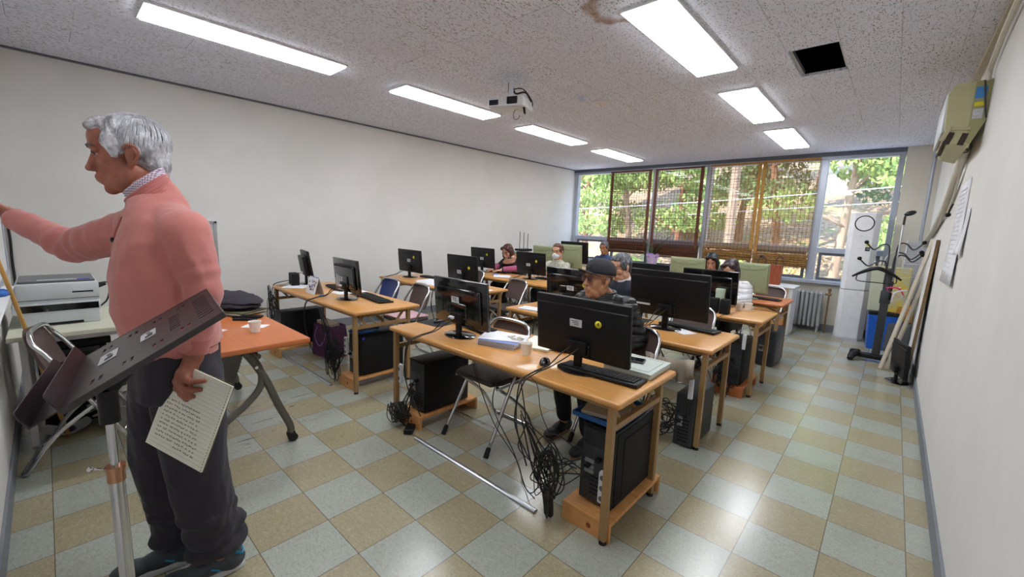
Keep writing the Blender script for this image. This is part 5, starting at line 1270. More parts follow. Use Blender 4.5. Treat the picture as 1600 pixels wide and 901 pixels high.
# things on the orange table
b = MB()
for k, (dx, dz, sx, sy, sz) in enumerate(((0, .05, .22, .15, .035), (.02, .08, .21, .14, .03), (-.03, .10, .17, .12, .03))): b.sph((dx, .01 * k, dz), (sx, sy, sz), 24, rot=(.05 * k, .06, .1 * k))
for v in b.bm.verts: v.co.z += .006 * sin(v.co.x * 45 + v.co.y * 30)
o = b.build('folded_jacket', 'dark_cloth', smooth=True, loc=(-2.20, -.18, .745), rot=(0, 0, .5)); tag(o, 'folded dark jacket on top of the green folders', 'jacket')
for k, m in enumerate(('green_file', 'board_pale', 'green_file')):
    b = MB(); b.rbox((0, 0, 0), (.33, .24, .010), .003); tag(b.build('file_folder', m, loc=(-2.16 + .01 * k, -.17, .7265 + k * .0115), rot=(0, 0, .35 + .08 * k)), ('lowest green folder under the dark jacket', 'beige folder between the two green folders', 'upper green folder directly under the dark jacket')[k], 'folder', 'folders on the orange table')
b = MB(); b.rbox((-1.93, -.16, .729), (.20, .055, .016), .005, rot=(0, 0, .9)); tag(b.build('pencil_case', 'black_plastic'), 'black slim case on the orange table, farther of two', 'case'); b = MB(); b.rbox((-1.85, -.20, .728), (.16, .04, .014), .004, rot=(0, 0, .8)); tag(b.build('pencil_case', 'black_plastic'), 'small black case on the orange table nearer the cup', 'case')
sheets(-1.62, -.20, .72, .15, .09, 1, .002, .8, 'paper', 'paper_note', 'white slip of paper beside the paper cup on the orange table', 'paper', .002)
t = thing('printed_card', 'printed card with yellow edge on the orange table beside the instructor', 'paper', (-1.66, -.46, .7205), .5)
b = MB(); b.box((0, 0, .001), (.17, .12, .0015)); b.mi = 1; b.box((0, -.052, .002), (.17, .012, .0006)); b.mi = 2; b.box((.02, .01, .002), (.08, .05, .0006)); b.build('card', ['paper', 'label_yellow', 'paper_blue'], t)
# framed thing on left wall
t = thing('picture_frame', 'metal framed picture on the left wall partly hidden by the instructor', 'picture', (XL, -.08, 1.13))
b = MB(); W_, H_ = .46, .56
for sy in (-1, 1): b.rbox((.012, sy * (W_ / 2 - .015), 0), (.024, .03, H_), .004)
for sz in (-1, 1): b.rbox((.012, 0, sz * (H_ / 2 - .015)), (.024, W_, .03), .004)
b.build('frame', 'steel_grey', t); b = MB(); b.box((.006, 0, 0), (.006, W_ - .05, H_ - .05)); b.build('picture_sheet', 'label_white', t)
# whiteboard with tray, cloth
t = thing('whiteboard', 'whiteboard on the front wall that the instructor writes on', 'whiteboard', (-2.0, YF, 1.5))
b = MB(); b.box((0, .010, .05), (2.6, .016, 1.1)); b.build('writing_surface', 'white_paint', t)
b = MB()
for sz in (-1, 1): b.rbox((0, .012, .05 + sz * .55), (2.64, .028, .03), .004)
for sx in (-1, 1): b.rbox((sx * 1.31, .012, .05), (.03, .028, 1.13), .004)
b.build('board_frame', 'aluminium', t); b = MB(); b.rbox((.3, .04, -.51), (1.4, .07, .012), .004); b.build('pen_tray', 'white_paint', t)
b = MB(); b.sph((-1.98, YF + .045, 1.01), (.07, .03, .022), 14); tag(b.build('wiping_cloth', 'blue_cloth', smooth=True), 'blue wiping cloth on the whiteboard tray at the left edge', 'cloth')
b = MB(); b.tube([(-2.27, -1.14, .0), (-1.90, -1.325, 1.27), (-1.80, -1.345, 1.62)], [.011, .009, .006], 10); tag(b.build('bamboo_pointer', 'bamboo_stick', smooth=True), 'bamboo pointer stick leaning on the front wall beside the printer', 'stick')
t = thing('oval_dish', 'white oval dish on the floor in the left front corner', 'dish', (-2.38, -1.14, 0)); b = MB(); b.lathe([(.001, .004), (.09, .004), (.15, .035), (.155, .035), (.095, 0), (.001, 0)], seg=28)
for v in b.bm.verts: v.co.y *= .75
b.build('dish_body', 'white_paint', t, smooth=True); b = MB(); b.sph((.02, 0, .012), (.06, .04, .012), 10); b.build('dish_contents', 'dark_metal', t)
b = MB()
rr = random.Random(5)
for k in range(6): b.tube(spline([(-2.3 + rr.uniform(-.1, .2), -.95 + rr.uniform(-.1, .2), .12 + rr.uniform(0, .1)) for _ in range(5)], 5), .005, 6)
tag(b.build('cable_bundle', 'cable_grey'), 'pale cables under the white table', 'cables', 'tangled computer cables')
b = MB(); b.box((-2.30, -.80, .09), (.3, .3, .18)); tag(b.build('papers_box', 'cable_grey', bevel=.01), 'grey box under the white table', 'box')

# ================================================================ MUSIC STAND
PX0 = Vector((.285, -1.063, 0))
t = thing('lectern_stand', 'dark perforated tray stand on a chrome pole in the foreground', 'stand', PX0)
ctr = Vector((.2175, -.9733, 1.1638)) - PX0; ex = Vector((.9909, -.1344, .0116)).normalized(); ey = Vector((.1091, .849, .517)); ey = (ey - ex * ey.dot(ex)).normalized(); ez = ex.cross(ey).normalized()
W2, L2 = .2178, .1647
RM = Matrix((ex, ey, ez)).transposed()
def TP(u, v, w=0): return ctr + ex * u + ey * v + ez * w
def slab(b, x0, x1, y0, y1, holes, z0=-.003, z1=.0):
    """plate with real rectangular slots: cells of a grid, slots left out"""
    xs = sorted({x0, x1, *[h[0] for h in holes], *[h[1] for h in holes]}); ys = sorted({y0, y1, *[h[2] for h in holes], *[h[3] for h in holes]})
    for i in range(len(xs) - 1):
        for j in range(len(ys) - 1):
            cx, cy = (xs[i] + xs[i + 1]) / 2, (ys[j] + ys[j + 1]) / 2
            if any(h[0] < cx < h[1] and h[2] < cy < h[3] for h in holes): continue
            b.box(TP(cx, cy, (z0 + z1) / 2), (xs[i + 1] - xs[i], ys[j + 1] - ys[j], z1 - z0), rot=RM)
holes = []
for r in (-1, 1):
    for k in range(4):
        for q in (0, 1): holes.append((r * W2 * .66 - .016, r * W2 * .66 + .016, -L2 * .70 + k * L2 * .38 + q * .016, -L2 * .70 + k * L2 * .38 + q * .016 + .0075))
for k in range(10): holes.append((-W2 * .62 + k * W2 * .137, -W2 * .62 + k * W2 * .137 + .009, L2 * .70, L2 * .92))
for k in range(7): holes.append((-W2 * .36 + k * W2 * .12, -W2 * .36 + k * W2 * .12 + .007, L2 * .30, L2 * .46))
b = MB(); slab(b, -W2, W2, -L2, L2, holes)
bmesh.ops.remove_doubles(b.bm, verts=b.bm.verts, dist=1e-5)
b.build('tray_panel', 'tray_grey', t)
b = MB()
for sx in (-1, 1): b.rbox(TP(sx * W2, 0, -.006), (.004, L2 * 2, .014), .0015, rot=RM)
b.rbox(TP(0, L2, -.006), (W2 * 2, .004, .014), .0015, rot=RM)
b.build('folded_rim', 'tray_grey', t)
b = MB(); b.box(TP(-W2 * .12, -L2 * .56, .0012), (.085, .040, .001), rot=RM); b.box(TP(-W2 * .06, -L2 * .0, .0012), (.075, .036, .001), rot=RM); b.mi = 1
for v0, du in ((-L2 * .56, -W2 * .12), (0, -W2 * .06)):
    b.box(TP(du + .018, v0 + .002, .0019), (.020, .018, .0004), rot=RM); b.box(TP(du - .020, v0, .0019), (.012, .010, .0004), rot=RM); b.box(TP(du - .002, v0 + .004, .0019), (.008, .012, .0004), rot=RM)
b.build('paper_stickers', ['label_white', 'ink'], t, label='two white paper stickers')
def lip(b, v, h0, h1, cr=.014, th=.003):
    P = [(-W2, h0), (W2, h0), (W2, h1 - cr), (W2 - cr * .3, h1 - cr * .3), (W2 - cr, h1), (-W2 + cr, h1), (-W2 + cr * .3, h1 - cr * .3), (-W2, h1 - cr)]
    b.poly([TP(x, v, z) for x, z in P], th, ey)
b = MB(); lip(b, -L2, 0, .038); b.build('retaining_lip', 'maroon', t, label='maroon inner lip')
b = MB(); b.box(TP(0, -L2 - .0245, -.0015), (W2 * 2, .049, .003), rot=RM); lip(b, -L2 - .049, -.003, .036); b.build('lower_ledge', 'maroon', t)
b = MB(); b.cyl((0, 0, .10), (0, 0, .865), .0148, seg=20); b.build('lower_pole', 'chrome', t, smooth=True)
b = MB(); b.cyl((0, 0, .80), (0, 0, 1.04), .0092, seg=20); b.build('upper_pole', 'chrome', t, smooth=True)
b = MB(); b.cyl((0, 0, .835), (0, 0, .868), .0175, seg=20); b.cyl((0, 0, .865), (0, 0, .874), .0195, seg=20); b.build('collar', 'brass', t, smooth=True)
b = MB(); b.tube([(0, -.016, .868), (-.01, -.03, .872), (-.015, -.04, .874)], .003, 8); b.sph((-.015, -.042, .874), .0065, 8); b.build('clamp_screw', 'chrome', t)
b = MB(); b.cyl((0, 0, .985), (0, 0, 1.065), .0195, seg=20); b.cyl((0, 0, 1.06), tuple(TP(.05, -L2 * .45, -.032)), .017, .02, 14); b.build('tilt_head', 'black_plastic', t, smooth=True)
b = MB(); b.cyl((0, 0, .06), (0, 0, .14), .022, seg=16)
for a in (.4, 3.3, 5.0): b.tube(spline([(0, 0, .11), (cos(a) * .12, sin(a) * .12, .10), (cos(a) * .2, sin(a) * .2, .012)], 5), .011, 8)
b.build('base', 'black_plastic', t, smooth=True)

b = MB(); b.tube(spline([(-3.985, -1.345, 1.40), (-3.98, -1.34, 1.2), (-3.985, -1.345, 1.0), (-3.98, -1.34, .6)], 6), .009, 6); tag(b.build('corner_cable', 'cable_black'), 'black cable running down the left front corner of the room', 'cable')
# ================================================================ PEOPLE KIT
_TS = bpy.data.scenes.new('sculpt_bench')
def _ball(bm, c, r, rot=None, seg=20):
    if isinstance(r, (int, float)): r = (r, r, r)
    R3 = (rot if isinstance(rot, Matrix) else Euler(rot).to_matrix()) if rot is not None else Matrix.Identity(3)
    M3 = R3.to_3x3() @ Matrix.Diagonal((r[0], r[1], r[2])); c = Vector(c)
    vs = [bm.verts.new(M3 @ v + c) for v in _UV]
    for f in _UF: bm.faces.new([vs[i] for i in f])
_tb = bmesh.new(); bmesh.ops.create_uvsphere(_tb, u_segments=20, v_segments=13, radius=1)
_tb.verts.index_update(); _UV = [v.co.copy() for v in _tb.verts]; _UF = [[v.index for v in f.verts] for f in _tb.faces]; _tb.free()
def _caps(bm, a, b, r0, r1):
    a = Vector(a); b = Vector(b); d = b - a
    if d.length > 1e-5:
        Q = d.to_track_quat('Z', 'Y').to_matrix(); n = 20
        A = [bm.verts.new(a + Q @ Vector((r0 * cos(2 * pi * k / n), r0 * sin(2 * pi * k / n), 0))) for k in range(n)]
        B = [bm.verts.new(b + Q @ Vector((r1 * cos(2 * pi * k / n), r1 * sin(2 * pi * k / n), 0))) for k in range(n)]
        for k in range(n): bm.faces.new((A[k], A[(k + 1) % n], B[(k + 1) % n], B[k]))
        bm.faces.new(A[::-1]); bm.faces.new(B)
    _ball(bm, a, r0 * 1.0); _ball(bm, b, r1 * 1.0)
def _loft(bm, rings, seg=28, ex=2.3):
    """rings: (center, half_side, half_front, yaw)"""
    R_ = []
    for c, ax, ay, yw in rings:
        ring = []
        for k in range(seg):
            a = 2 * pi * k / seg; ca, sa = cos(a), sin(a)
            x = ax * (abs(ca) ** (2 / ex)) * (1 if ca >= 0 else -1); y = ay * (abs(sa) ** (2 / ex)) * (1 if sa >= 0 else -1)
            ring.append(bm.verts.new((c[0] + x * cos(yw) - y * sin(yw), c[1] + x * sin(yw) + y * cos(yw), c[2])))
        R_.append(ring)
    for A, B in zip(R_[:-1], R_[1:]):
        for k in range(seg): bm.faces.new((A[k], A[(k + 1) % seg], B[(k + 1) % seg], B[k]))
    bm.faces.new(R_[0][::-1]); bm.faces.new(R_[-1])
def blob(name, prims, vox, material, parent=None, sm=6, disp=None, M=None, label=None, mesh_only=False, cut=None):
    bm = bmesh.new()
    for p in prims:
        if p[0] == 's': _ball(bm, *p[1:])
        elif p[0] == 'c': _caps(bm, *p[1:])
        elif p[0] == 'l': _loft(bm, p[1])
    bmesh.ops.recalc_face_normals(bm, faces=bm.faces)
    me = bpy.data.meshes.new('tmp'); bm.to_mesh(me); bm.free()
    o = bpy.data.objects.new('tmp', me); _TS.collection.objects.link(o)
    r = o.modifiers.new('r', 'REMESH'); r.mode = 'VOXEL'; r.voxel_size = vox; r.use_smooth_shade = True
    s = o.modifiers.new('s', 'SMOOTH'); s.factor = .5; s.iterations = sm
    _TS.view_layers[0].update(); dg = _TS.view_layers[0].depsgraph; m2 = bpy.data.meshes.new_from_object(o.evaluated_get(dg)); bpy.data.objects.remove(o); bpy.data.meshes.remove(me)
    m2.name = name
    if disp:
        for v, n in zip(m2.vertices, [x.vector.copy() for x in m2.vertex_normals]): v.co += n * disp(v.co)
    if cut:
        bm = bmesh.new(); bm.from_mesh(m2)
        for co, no in cut: bmesh.ops.bisect_plane(bm, geom=bm.verts[:] + bm.edges[:] + bm.faces[:], plane_co=co, plane_no=no, clear_outer=True)
        bm.to_mesh(m2); bm.free()
    if M is not None: m2.transform(M)
    m2.polygons.foreach_set('use_smooth', [True] * len(m2.polygons))
    m2.materials.clear(); m2.materials.append(MATS[material])
    o = bpy.data.objects.new(name, m2); COL.objects.link(o)
    if parent is not None: o.parent = parent
    if label: o['label'] = label
    return o
def folds(amp, sc=(7, 7, 4), seed=0.0, fine=0.25):
    def f(p):
        q = Vector((p.x * sc[0] + seed, p.y * sc[1], p.z * sc[2])); n = mnoise.noise(q) ; r = 1 - abs(mnoise.noise(q * 1.7 + Vector((3, 1, 7)))) * 2
        return amp * (n * .8 + r * .5 + fine * mnoise.noise(q * 4))
    return f
def quilt(amp, pitch):
    def f(p):
        return amp * (abs(sin(p.z * pi / pitch + .6 * sin(p.x * 9) + .6 * sin(p.y * 9))) ** .5 - .6) + amp * .4 * mnoise.noise(p * 30)
    return f
def head_prims(M, thin=1.0, jaw=1.0, wide=1.0, hi=True, age=0.0):
    """face looks along -Y, origin between the ears"""
    R3 = M.to_3x3().normalized(); s = M.to_scale()[0]
    def S(c, r, rot=None): 
        q = R3 @ (Euler(rot).to_matrix() if rot else Matrix.Identity(3)); return ('s', M @ Vector(c), tuple(x * s for x in (r if isinstance(r, tuple) else (r, r, r))), q)
    def Cc(a, b, r0, r1): return ('c', M @ Vector(a), M @ Vector(b), r0 * s, r1 * s)
    P = [S((0, .012, .040), (.074 * wide, .094, .083)), S((0, -.030, -.020), (.061 * wide, .056, .088)), S((0, -.030, -.076), (.052 * jaw, .054, .040)), S((0, -.064, -.100), (.025, .021, .020)), S((.026, -.022, -.088), (.028, .040, .028)), S((-.026, -.022, -.088), (.028, .040, .028)),
         S((0, -.045, .055), (.062 * wide, .045, .05)),
         Cc((0, -.080, .016), (0, -.098, -.022), .0085, .0110), S((0, -.1035, -.031), (.0135, .0125, .0115)), S((.012, -.097, -.035), (.0085, .011, .0085)), S((-.012, -.097, -.035), (.0085, .011, .0085)),
         S((0, -.080, .036), (.045, .014, .012)), S((.034, -.054, -.024), (.026, .026, .030)), S((-.034, -.054, -.024), (.026, .026, .030)),
         S((0, -.080, -.064), (.030, .016, .022)), S((0, -.0895, -.058), (.022, .009, .0065)), S((0, -.0885, -.070), (.019, .009, .0070)),
         S((.031, -.073, .0175), (.019, .013, .0085)), S((-.031, -.073, .0175), (.019, .013, .0085)), S((.030, -.073, -.004), (.018, .012, .0065)), S((-.030, -.073, -.004), (.018, .012, .0065)),
         Cc((0, .020, -.06), (0, .038, -.16), .056, .060), S((0, -.0, -.085), (.046, .055, .035))]
    for sx in (-1, 1):
        P += [S((sx * .076 * wide, .012, -.008), (.007, .018, .030), (0, 0, sx * .35)), S((sx * .080 * wide, .022, .004), (.005, .012, .022), (0, 0, sx * .5)), S((sx * .074 * wide, .002, -.034), (.007, .009, .011))]
        P += [S((sx * .055, .0, -.062), (.018, .035, .035))]
    return P
def face_parts(M, t, lips='lips', brow='hair_grey', closed=False, body=None):
    for sx in (-1, 1):
        b = MB(); b.sph((sx * .030, -.0670, .0068), .0112, 16); b.bm.transform(M)
        e = b.build('eye', 'eye_white', t, smooth=60)
        b = MB(); b.sph((sx * .031, -.0762, .0062), (.0058, .003, .0050), 12); b.bm.transform(M); b.build('iris', 'iris', e, smooth=60)
        b = MB(); b.tube([M @ Vector(p) for p in ((sx * .014, -.0905, .030), (sx * .026, -.0905, .0355), (sx * .040, -.084, .036), (sx * .050, -.076, .031))], [.0028, .0038, .0036, .002], 8); b.build('eyebrow', brow, t, smooth=60)
        b = MB(); b.tube([M @ Vector(p) for p in ((sx * .018, -.0815, .0115), (sx * .026, -.0855, .0145), (sx * .036, -.0845, .0140), (sx * .045, -.077, .009))], .0016, 6); b.build('eyelid', 'iris', t)
    b = MB(); b.tube([M @ Vector(p) for p in ((-.023, -.0870, -.0640), (-.01, -.0945, -.0612), (0, -.0955, -.0622), (.01, -.0945, -.0612), (.023, -.0870, -.0640))], [.0015, .0032, .0032, .0032, .0015], 8)
    b.tube([M @ Vector(p) for p in ((-.021, -.0865, -.0655), (-.01, -.0930, -.0680), (0, -.0940, -.0688), (.01, -.0930, -.0680), (.021, -.0865, -.0655))], [.0015, .0034, .0038, .0034, .0015], 8)
    b.build('lips', lips, t, smooth=60)
def hair_blob(M, t, material, style='short', vox=.005, seed=0, amp=.004, name='hair'):
    R3 = M.to_3x3().normalized(); s = M.to_scale()[0]
    def S(c, r, rot=None): return ('s', M @ Vector(c), tuple(x * s for x in r), R3 @ (Euler(rot).to_matrix() if rot else Matrix.Identity(3)))
    P = [S((0, .018, .062), (.080, .096, .072)), S((0, .045, .02), (.078, .070, .080)), S((0, -.034, .096), (.060, .045, .026)), S((.064, -.008, .040), (.016, .050, .040)), S((-.064, -.008, .040), (.016, .050, .040))]
    if style == 'short': P += [S((0, .062, -.025), (.062, .045, .060)), S((.072, -.030, .012), (.008, .014, .026)), S((-.072, -.030, .012), (.008, .014, .026)), S((.03, -.064, .092), (.032, .018, .013)), S((-.025, -.066, .092), (.032, .016, .012))]
    if style == 'bob': P += [S((0, .055, -.03), (.082, .060, .085)), S((.078, .0, -.03), (.020, .050, .080)), S((-.078, .0, -.03), (.020, .050, .080)), S((.045, -.065, .085), (.045, .028, .03), (0, .5, 0)), S((-.045, -.065, .085), (.045, .028, .03), (0, -.5, 0)), S((.076, -.03, -.065), (.016, .03, .05)), S((-.076, -.03, -.065), (.016, .03, .05)), S((0, .06, -.09), (.07, .04, .05))]
    if style == 'tied': P += [S((0, .0, .085), (.076, .08, .055)), S((0, .06, -.01), (.066, .05, .06)), S((0, .115, .0), (.03, .035, .035)), S((.068, -.02, .03), (.012, .03, .03)), S((-.068, -.02, .03), (.012, .03, .03))]
    Mi = M.inverted()
    def dsp(p):
        q = Mi @ p; a = math.atan2(q.x, q.y)
        return s * amp * (mnoise.noise(Vector((a * 9 + seed, q.z * 14, q.y * 6))) + .6 * mnoise.noise(Vector((a * 30, q.z * 25, seed))))
    return blob(name, P, vox * s, material, t, 3, dsp)
def strands(M, t, mats, n=500, seed=3, ln=.05, style='short'):
    """real hair locks lying on the head"""
    rr = random.Random(seed); b = MB()
    for k in range(n):
        th = rr.uniform(-pi, pi); ph = rr.uniform(-.35, 1.5)
        d = Vector((sin(th) * cos(ph), -cos(th) * cos(ph), sin(ph)))
        if d.y < -.35 and d.z < .62: continue
        if d.z < -.05 and d.y < .25: continue
        c = Vector((0, .022, .045)); rad = Vector((.081, .100, .090))
        p0 = c + Vector((d.x * rad.x, d.y * rad.y, d.z * rad.z))
        crown = Vector((0, .05, .135)); fl = (p0 - crown); fl -= d * fl.dot(d)
        if fl.length < 1e-4: continue
        fl.normalize(); pts = []
        L = ln * rr.uniform(.6, 1.2)
        for i in range(4):
            u = i / 3; p = p0 + fl * L * u; e = p - c; q = Vector((e.x / rad.x, e.y / rad.y, e.z / rad.z)); q.normalize()
            lift = 1.0 + .008 + .016 * u * rr.uniform(-.5, 1.3)
            pts.append(M @ (c + Vector((q.x * rad.x, q.y * rad.y, q.z * rad.z)) * lift))
        b.mi = rr.randint(0, len(mats) - 1); b.tube(pts, [.0022, .0022, .0018, .0006], 5)
    return b.build('hair_locks', mats, t, smooth=60)
def hand_prims(W, fw, up, side, s=1.0, curl=.5, spread=.12):
    """palm + five fingers; fw forward, up back-of-hand normal, side towards thumb"""
    W = Vector(W); fw = Vector(fw).normalized(); up = Vector(up); up = (up - fw * up.dot(fw)).normalized(); sd = fw.cross(up) * (1 if fw.cross(up).dot(Vector(side)) > 0 else -1)
    P = [('c', W - fw * .02 * s, W + fw * .02 * s, .024 * s, .025 * s)]
    for k, (o, L, r) in enumerate(((.030, .070, .0085), (.010, .078, .009), (-.010, .072, .0085), (-.028, .056, .0075))):
        kn = W + fw * (.088 - .004 * abs(k - 1)) * s + sd * o * s
        P.append(('c', W + fw * .02 * s + sd * o * .6 * s, kn, .014 * s, .0115 * s))
        p = kn; a = curl * .35; d0 = (fw + sd * o * spread * 14 * .1)
        for j, f in enumerate((.45, .32, .23)):
            d = (fw * cos(a) - up * sin(a) + sd * o * 2.0).normalized(); q = p + d * L * f * s
            P.append(('c', p, q, r * (1 - .1 * j) * s, r * (.9 - .12 * j) * s)); p = q; a += curl * (.75 + .1 * k)
    b0 = W + fw * .025 * s + sd * .022 * s; p = b0; a = .75
    for j, (l, r) in enumerate(((.04, .0135), (.032, .0105), (.026, .009))):
        d = (fw * cos(a) + sd * sin(a) - up * (.25 + .2 * j)).normalized(); q = p + d * l * s; P.append(('c', p, q, r * s, r * .85 * s)); p = q; a -= .35
    return P
def HM(loc, yaw, pitch=0, roll=0, s=1.0):
    return Matrix.Translation(loc) @ Matrix.Rotation(yaw, 4, 'Z') @ Matrix.Rotation(pitch, 4, 'X') @ Matrix.Rotation(roll, 4, 'Y') @ Matrix.Scale(s, 4)
def glasses(M, t, lens='shades', r=.021, rim=.0012):
    g = None
    b = MB()
    for sx in (-1, 1):
        b.tube([M @ Vector((sx * .033 + r * 1.1 * cos(a), -.094 + .35 * abs(sx * .033 + r * cos(a) - 0) ** 2 * 6 * .3, .004 + r * .85 * sin(a))) for a in [k * pi / 10 for k in range(20)]], rim, 6, closed=True)
        b.tube([M @ Vector(p) for p in ((sx * .056, -.090, .012), (sx * .074, -.05, .012), (sx * .080, .005, .010), (sx * .079, .025, -.005))], rim * .9, 6)
    b.tube([M @ Vector(p) for p in ((-.011, -.097, .008), (0, -.101, .011), (.011, -.097, .008))], rim, 6)
    g = b.build('glasses', 'glass_rim', t, smooth=60)
    if lens:
        b = MB()
        for sx in (-1, 1):
            b.sph((0, 0, 0), (r * 1.08, .0012, r * .84), 20); 
            for v in b.bm.verts[-(20 * 9 + 2):] if False else []: pass
        b.bm.free(); b = MB()
        for sx in (-1, 1):
            q = MB(); q.sph((sx * .033, -.0935, .004), (r * 1.08, .0012, r * .84), 20); q.bm.transform(M); me = bpy.data.meshes.new('x'); q.bm.to_mesh(me); q.bm.free(); b.bm.from_mesh(me); bpy.data.meshes.remove(me)
        b.build('lenses', lens, g, smooth=60)
    return g

# ================================================================ STANDING INSTRUCTOR
IO = Vector((-.30, -.86, 0))
t = thing('person', 'standing grey-haired instructor in pink sweater writing on the board, holding a notebook', 'person', IO)
def L(p): return Vector(p) - IO
HMi = HM(L((-.375, -.915, 1.665)), -.20, .16, 0.0, 1.03)
SN, EN, WN = L((-.125, -.822, 1.415)), L((-.078, -.79, 1.225)), L((-.092, -.828, 1.03))
SF, EF, WF = L((-.46, -.905, 1.415)), L((-.715, -1.06, 1.335)), L((-.90, -1.195, 1.43))
body = head_prims(HMi, wide=1.0, jaw=1.08)
NB = L((-.285, -.862, 1.50))
body += [('c', HMi @ Vector((0, .035, -.10)), NB, .056, .056),
         ('l', [(L((-.27, -.845, .95)), .15, .11, -.1), (L((-.27, -.85, 1.15)), .15, .11, -.1), (L((-.29, -.85, 1.36)), .16, .09, -.1), (L((-.295, -.855, 1.46)), .12, .07, -.1)]),
         ('c', SN, EN, .045, .038), ('c', EN, L((-.087, -.83, 1.0)), .038, .028), ('c', SF, EF, .045, .038), ('c', EF, L((-.925, -1.215, 1.445)), .038, .027),
         ('c', L((-.20, -.83, .95)), L((-.235, -.82, .55)), .07, .05), ('c', L((-.235, -.82, .55)), L((-.30, -.75, .10)), .05, .036), ('c', L((-.36, -.87, .95)), L((-.49, -.895, .53)), .07, .05), ('c', L((-.49, -.895, .53)), L((-.48, -.845, .10)), .05, .036)]
# near hand gripping the notebook: explicit finger chains
W0 = L((-.087, -.830, 1.005))
K = [L(p) for p in ((-.075, -.868, .955), (-.085, -.880, .932), (-.086, -.880, .908), (-.080, -.872, .888))]
Mj = [L(p) for p in ((-.030, -.854, .938), (-.036, -.867, .912), (-.044, -.867, .890), (-.053, -.862, .872))]
Tj = [L(p) for p in ((.004, -.822, .944), (-.006, -.832, .914), (-.024, -.845, .888), (-.038, -.852, .868))]
body += [('c', W0, L((-.082, -.846, .970)), .026, .027), ('s', L((-.078, -.858, .945)), (.030, .030, .038), None)]
for k, r in enumerate((.0105, .011, .0105, .0095)): body += [('c', L((-.082, -.846, .972)), K[k], .018, r * 1.25), ('c', K[k], Mj[k], r * 1.1, r), ('c', Mj[k], Tj[k], r * .95, r * .8)]
body += [('c', L((-.100, -.835, .975)), L((-.118, -.842, .935)), .014, .012), ('c', L((-.118, -.842, .935)), L((-.112, -.838, .90)), .0115, .009)]
# far hand with marker near the board
fw = (L((-.99, -1.275, 1.51)) - WF).normalized(); body += hand_prims(L((-.925, -1.215, 1.448)), fw, (-.1, .75, .5), (0, .2, 1), 1.0, .9)
blob('body', body, .0038, 'skin_old', t, 8)
face_parts(HMi, t, brow='hair_grey')
hair_blob(HMi, t, 'hair_white', 'short', .0045, 1, .006)
strands(HMi, t, ['hair_white', 'hair_silver', 'hair_white'], 1500, 5, .06)
for sx in (-1, 1):   # ear helix detail
    b = MB(); b.tube(spline([HMi @ Vector((sx * x, y, z)) for x, y, z in ((.079, -.004, .014), (.086, .010, .026), (.091, .028, .018), (.089, .032, -.002), (.084, .018, -.024), (.077, .004, -.036))], 4), .0042, 8); b.build('ear_rim', 'skin_old', t, smooth=60)
# sweater
sw = [('l', [(L((-.262, -.845, .985)), .165, .128, -.12), (L((-.262, -.848, 1.03)), .172, .136, -.12), (L((-.265, -.862, 1.15)), .178, .148, -.12), (L((-.270, -.860, 1.28)), .185, .142, -.12), (L((-.285, -.855, 1.38)), .190, .125, -.12), (L((-.292, -.855, 1.44)), .168, .105, -.12), (L((-.295, -.858, 1.49)), .120, .088, -.12), (L((-.300, -.862, 1.52)), .086, .076, -.12), (L((-.304, -.860, 1.545)), .066, .054, -.12)]),
      ('c', L((-.298, -.850, 1.49)), L((-.306, -.862, 1.535)), .080, .068), ('c', L((-.29, -.86, 1.46)), SN, .080, .070), ('c', SN, EN, .074, .056), ('c', EN, L((-.092, -.828, 1.045)), .056, .043), ('c', L((-.29, -.86, 1.46)), SF, .080, .070), ('c', SF, EF, .074, .060), ('c', EF, WF, .060, .041)]
def swf(p):
    f = folds(.006, (9, 9, 6), 2.0)(p); w = p + IO
    for E in (EN, EF):
        d = (p - E).length
        if d < .13: f += .006 * sin(d * 170) * (1 - d / .13)
    if w.z < 1.02: f -= .006
    return f
blob('sweater', sw, .006, 'pink_knit', t, 6, swf)
b = MB()
def ring(b, c, ax, ay, r, rot, n=28, z=0):
    b.tube([c + rot @ Vector((ax * cos(a), ay * sin(a), z)) for a in [2 * pi * k / n for k in range(n)]], r, 8, closed=True)
# knitted half-zip collar, cuffs, hem
RC = Euler((.72, -.04, -.15)).to_matrix()
b = MB(); cc = L((-.308, -.872, 1.532))
for k in range(5): ring(b, cc + Vector((-.002 * k, -.003 * k, -.012 + .010 * k)), .070 - .0010 * k, .076 - .0010 * k, .007, RC)
b.build('sweater_collar', 'pink_rib', t, smooth=60)
b = MB()
for k in range(4): ring(b, cc + Vector((-.006 - .001 * k, -.008 - .003 * k, .028 + .008 * k)), .0635 - .0008 * k, .069, .0045, RC)
b.build('shirt_collar', 'checked_collar', t, smooth=60, label='checked shirt collar')
b = MB(); ring(b, cc + Vector((-.012, -.014, .050)), .060, .065, .004, RC); b.build('inner_collar', 'shirt_white', t, smooth=60)
for nm, a, c, r in (('cuff', EN, L((-.088, -.829, 1.02)), .041), ('cuff', EF, L((-.915, -1.205, 1.44)), .038)):
    d = (c - a).normalized(); q = d.to_track_quat('Z', 'Y').to_matrix(); b = MB(); b.tube([c - d * .05, c - d * .03, c - d * .012, c], [r * 1.08, r * 1.02, r, r * .95], 22)
    b.build(nm, 'pink_rib', t, smooth=60)
b = MB(); b.sph(L((-.283, -.985, 1.385)), (.009, .006, .009), 12); b.build('button', 'button', t, smooth=60)
b = MB(); b.tube([L((-.288, -.957, 1.46)), L((-.286, -.977, 1.41)), L((-.283, -.990, 1.34))], .003, 6); b.build('placket', 'pink_rib', t, smooth=60)
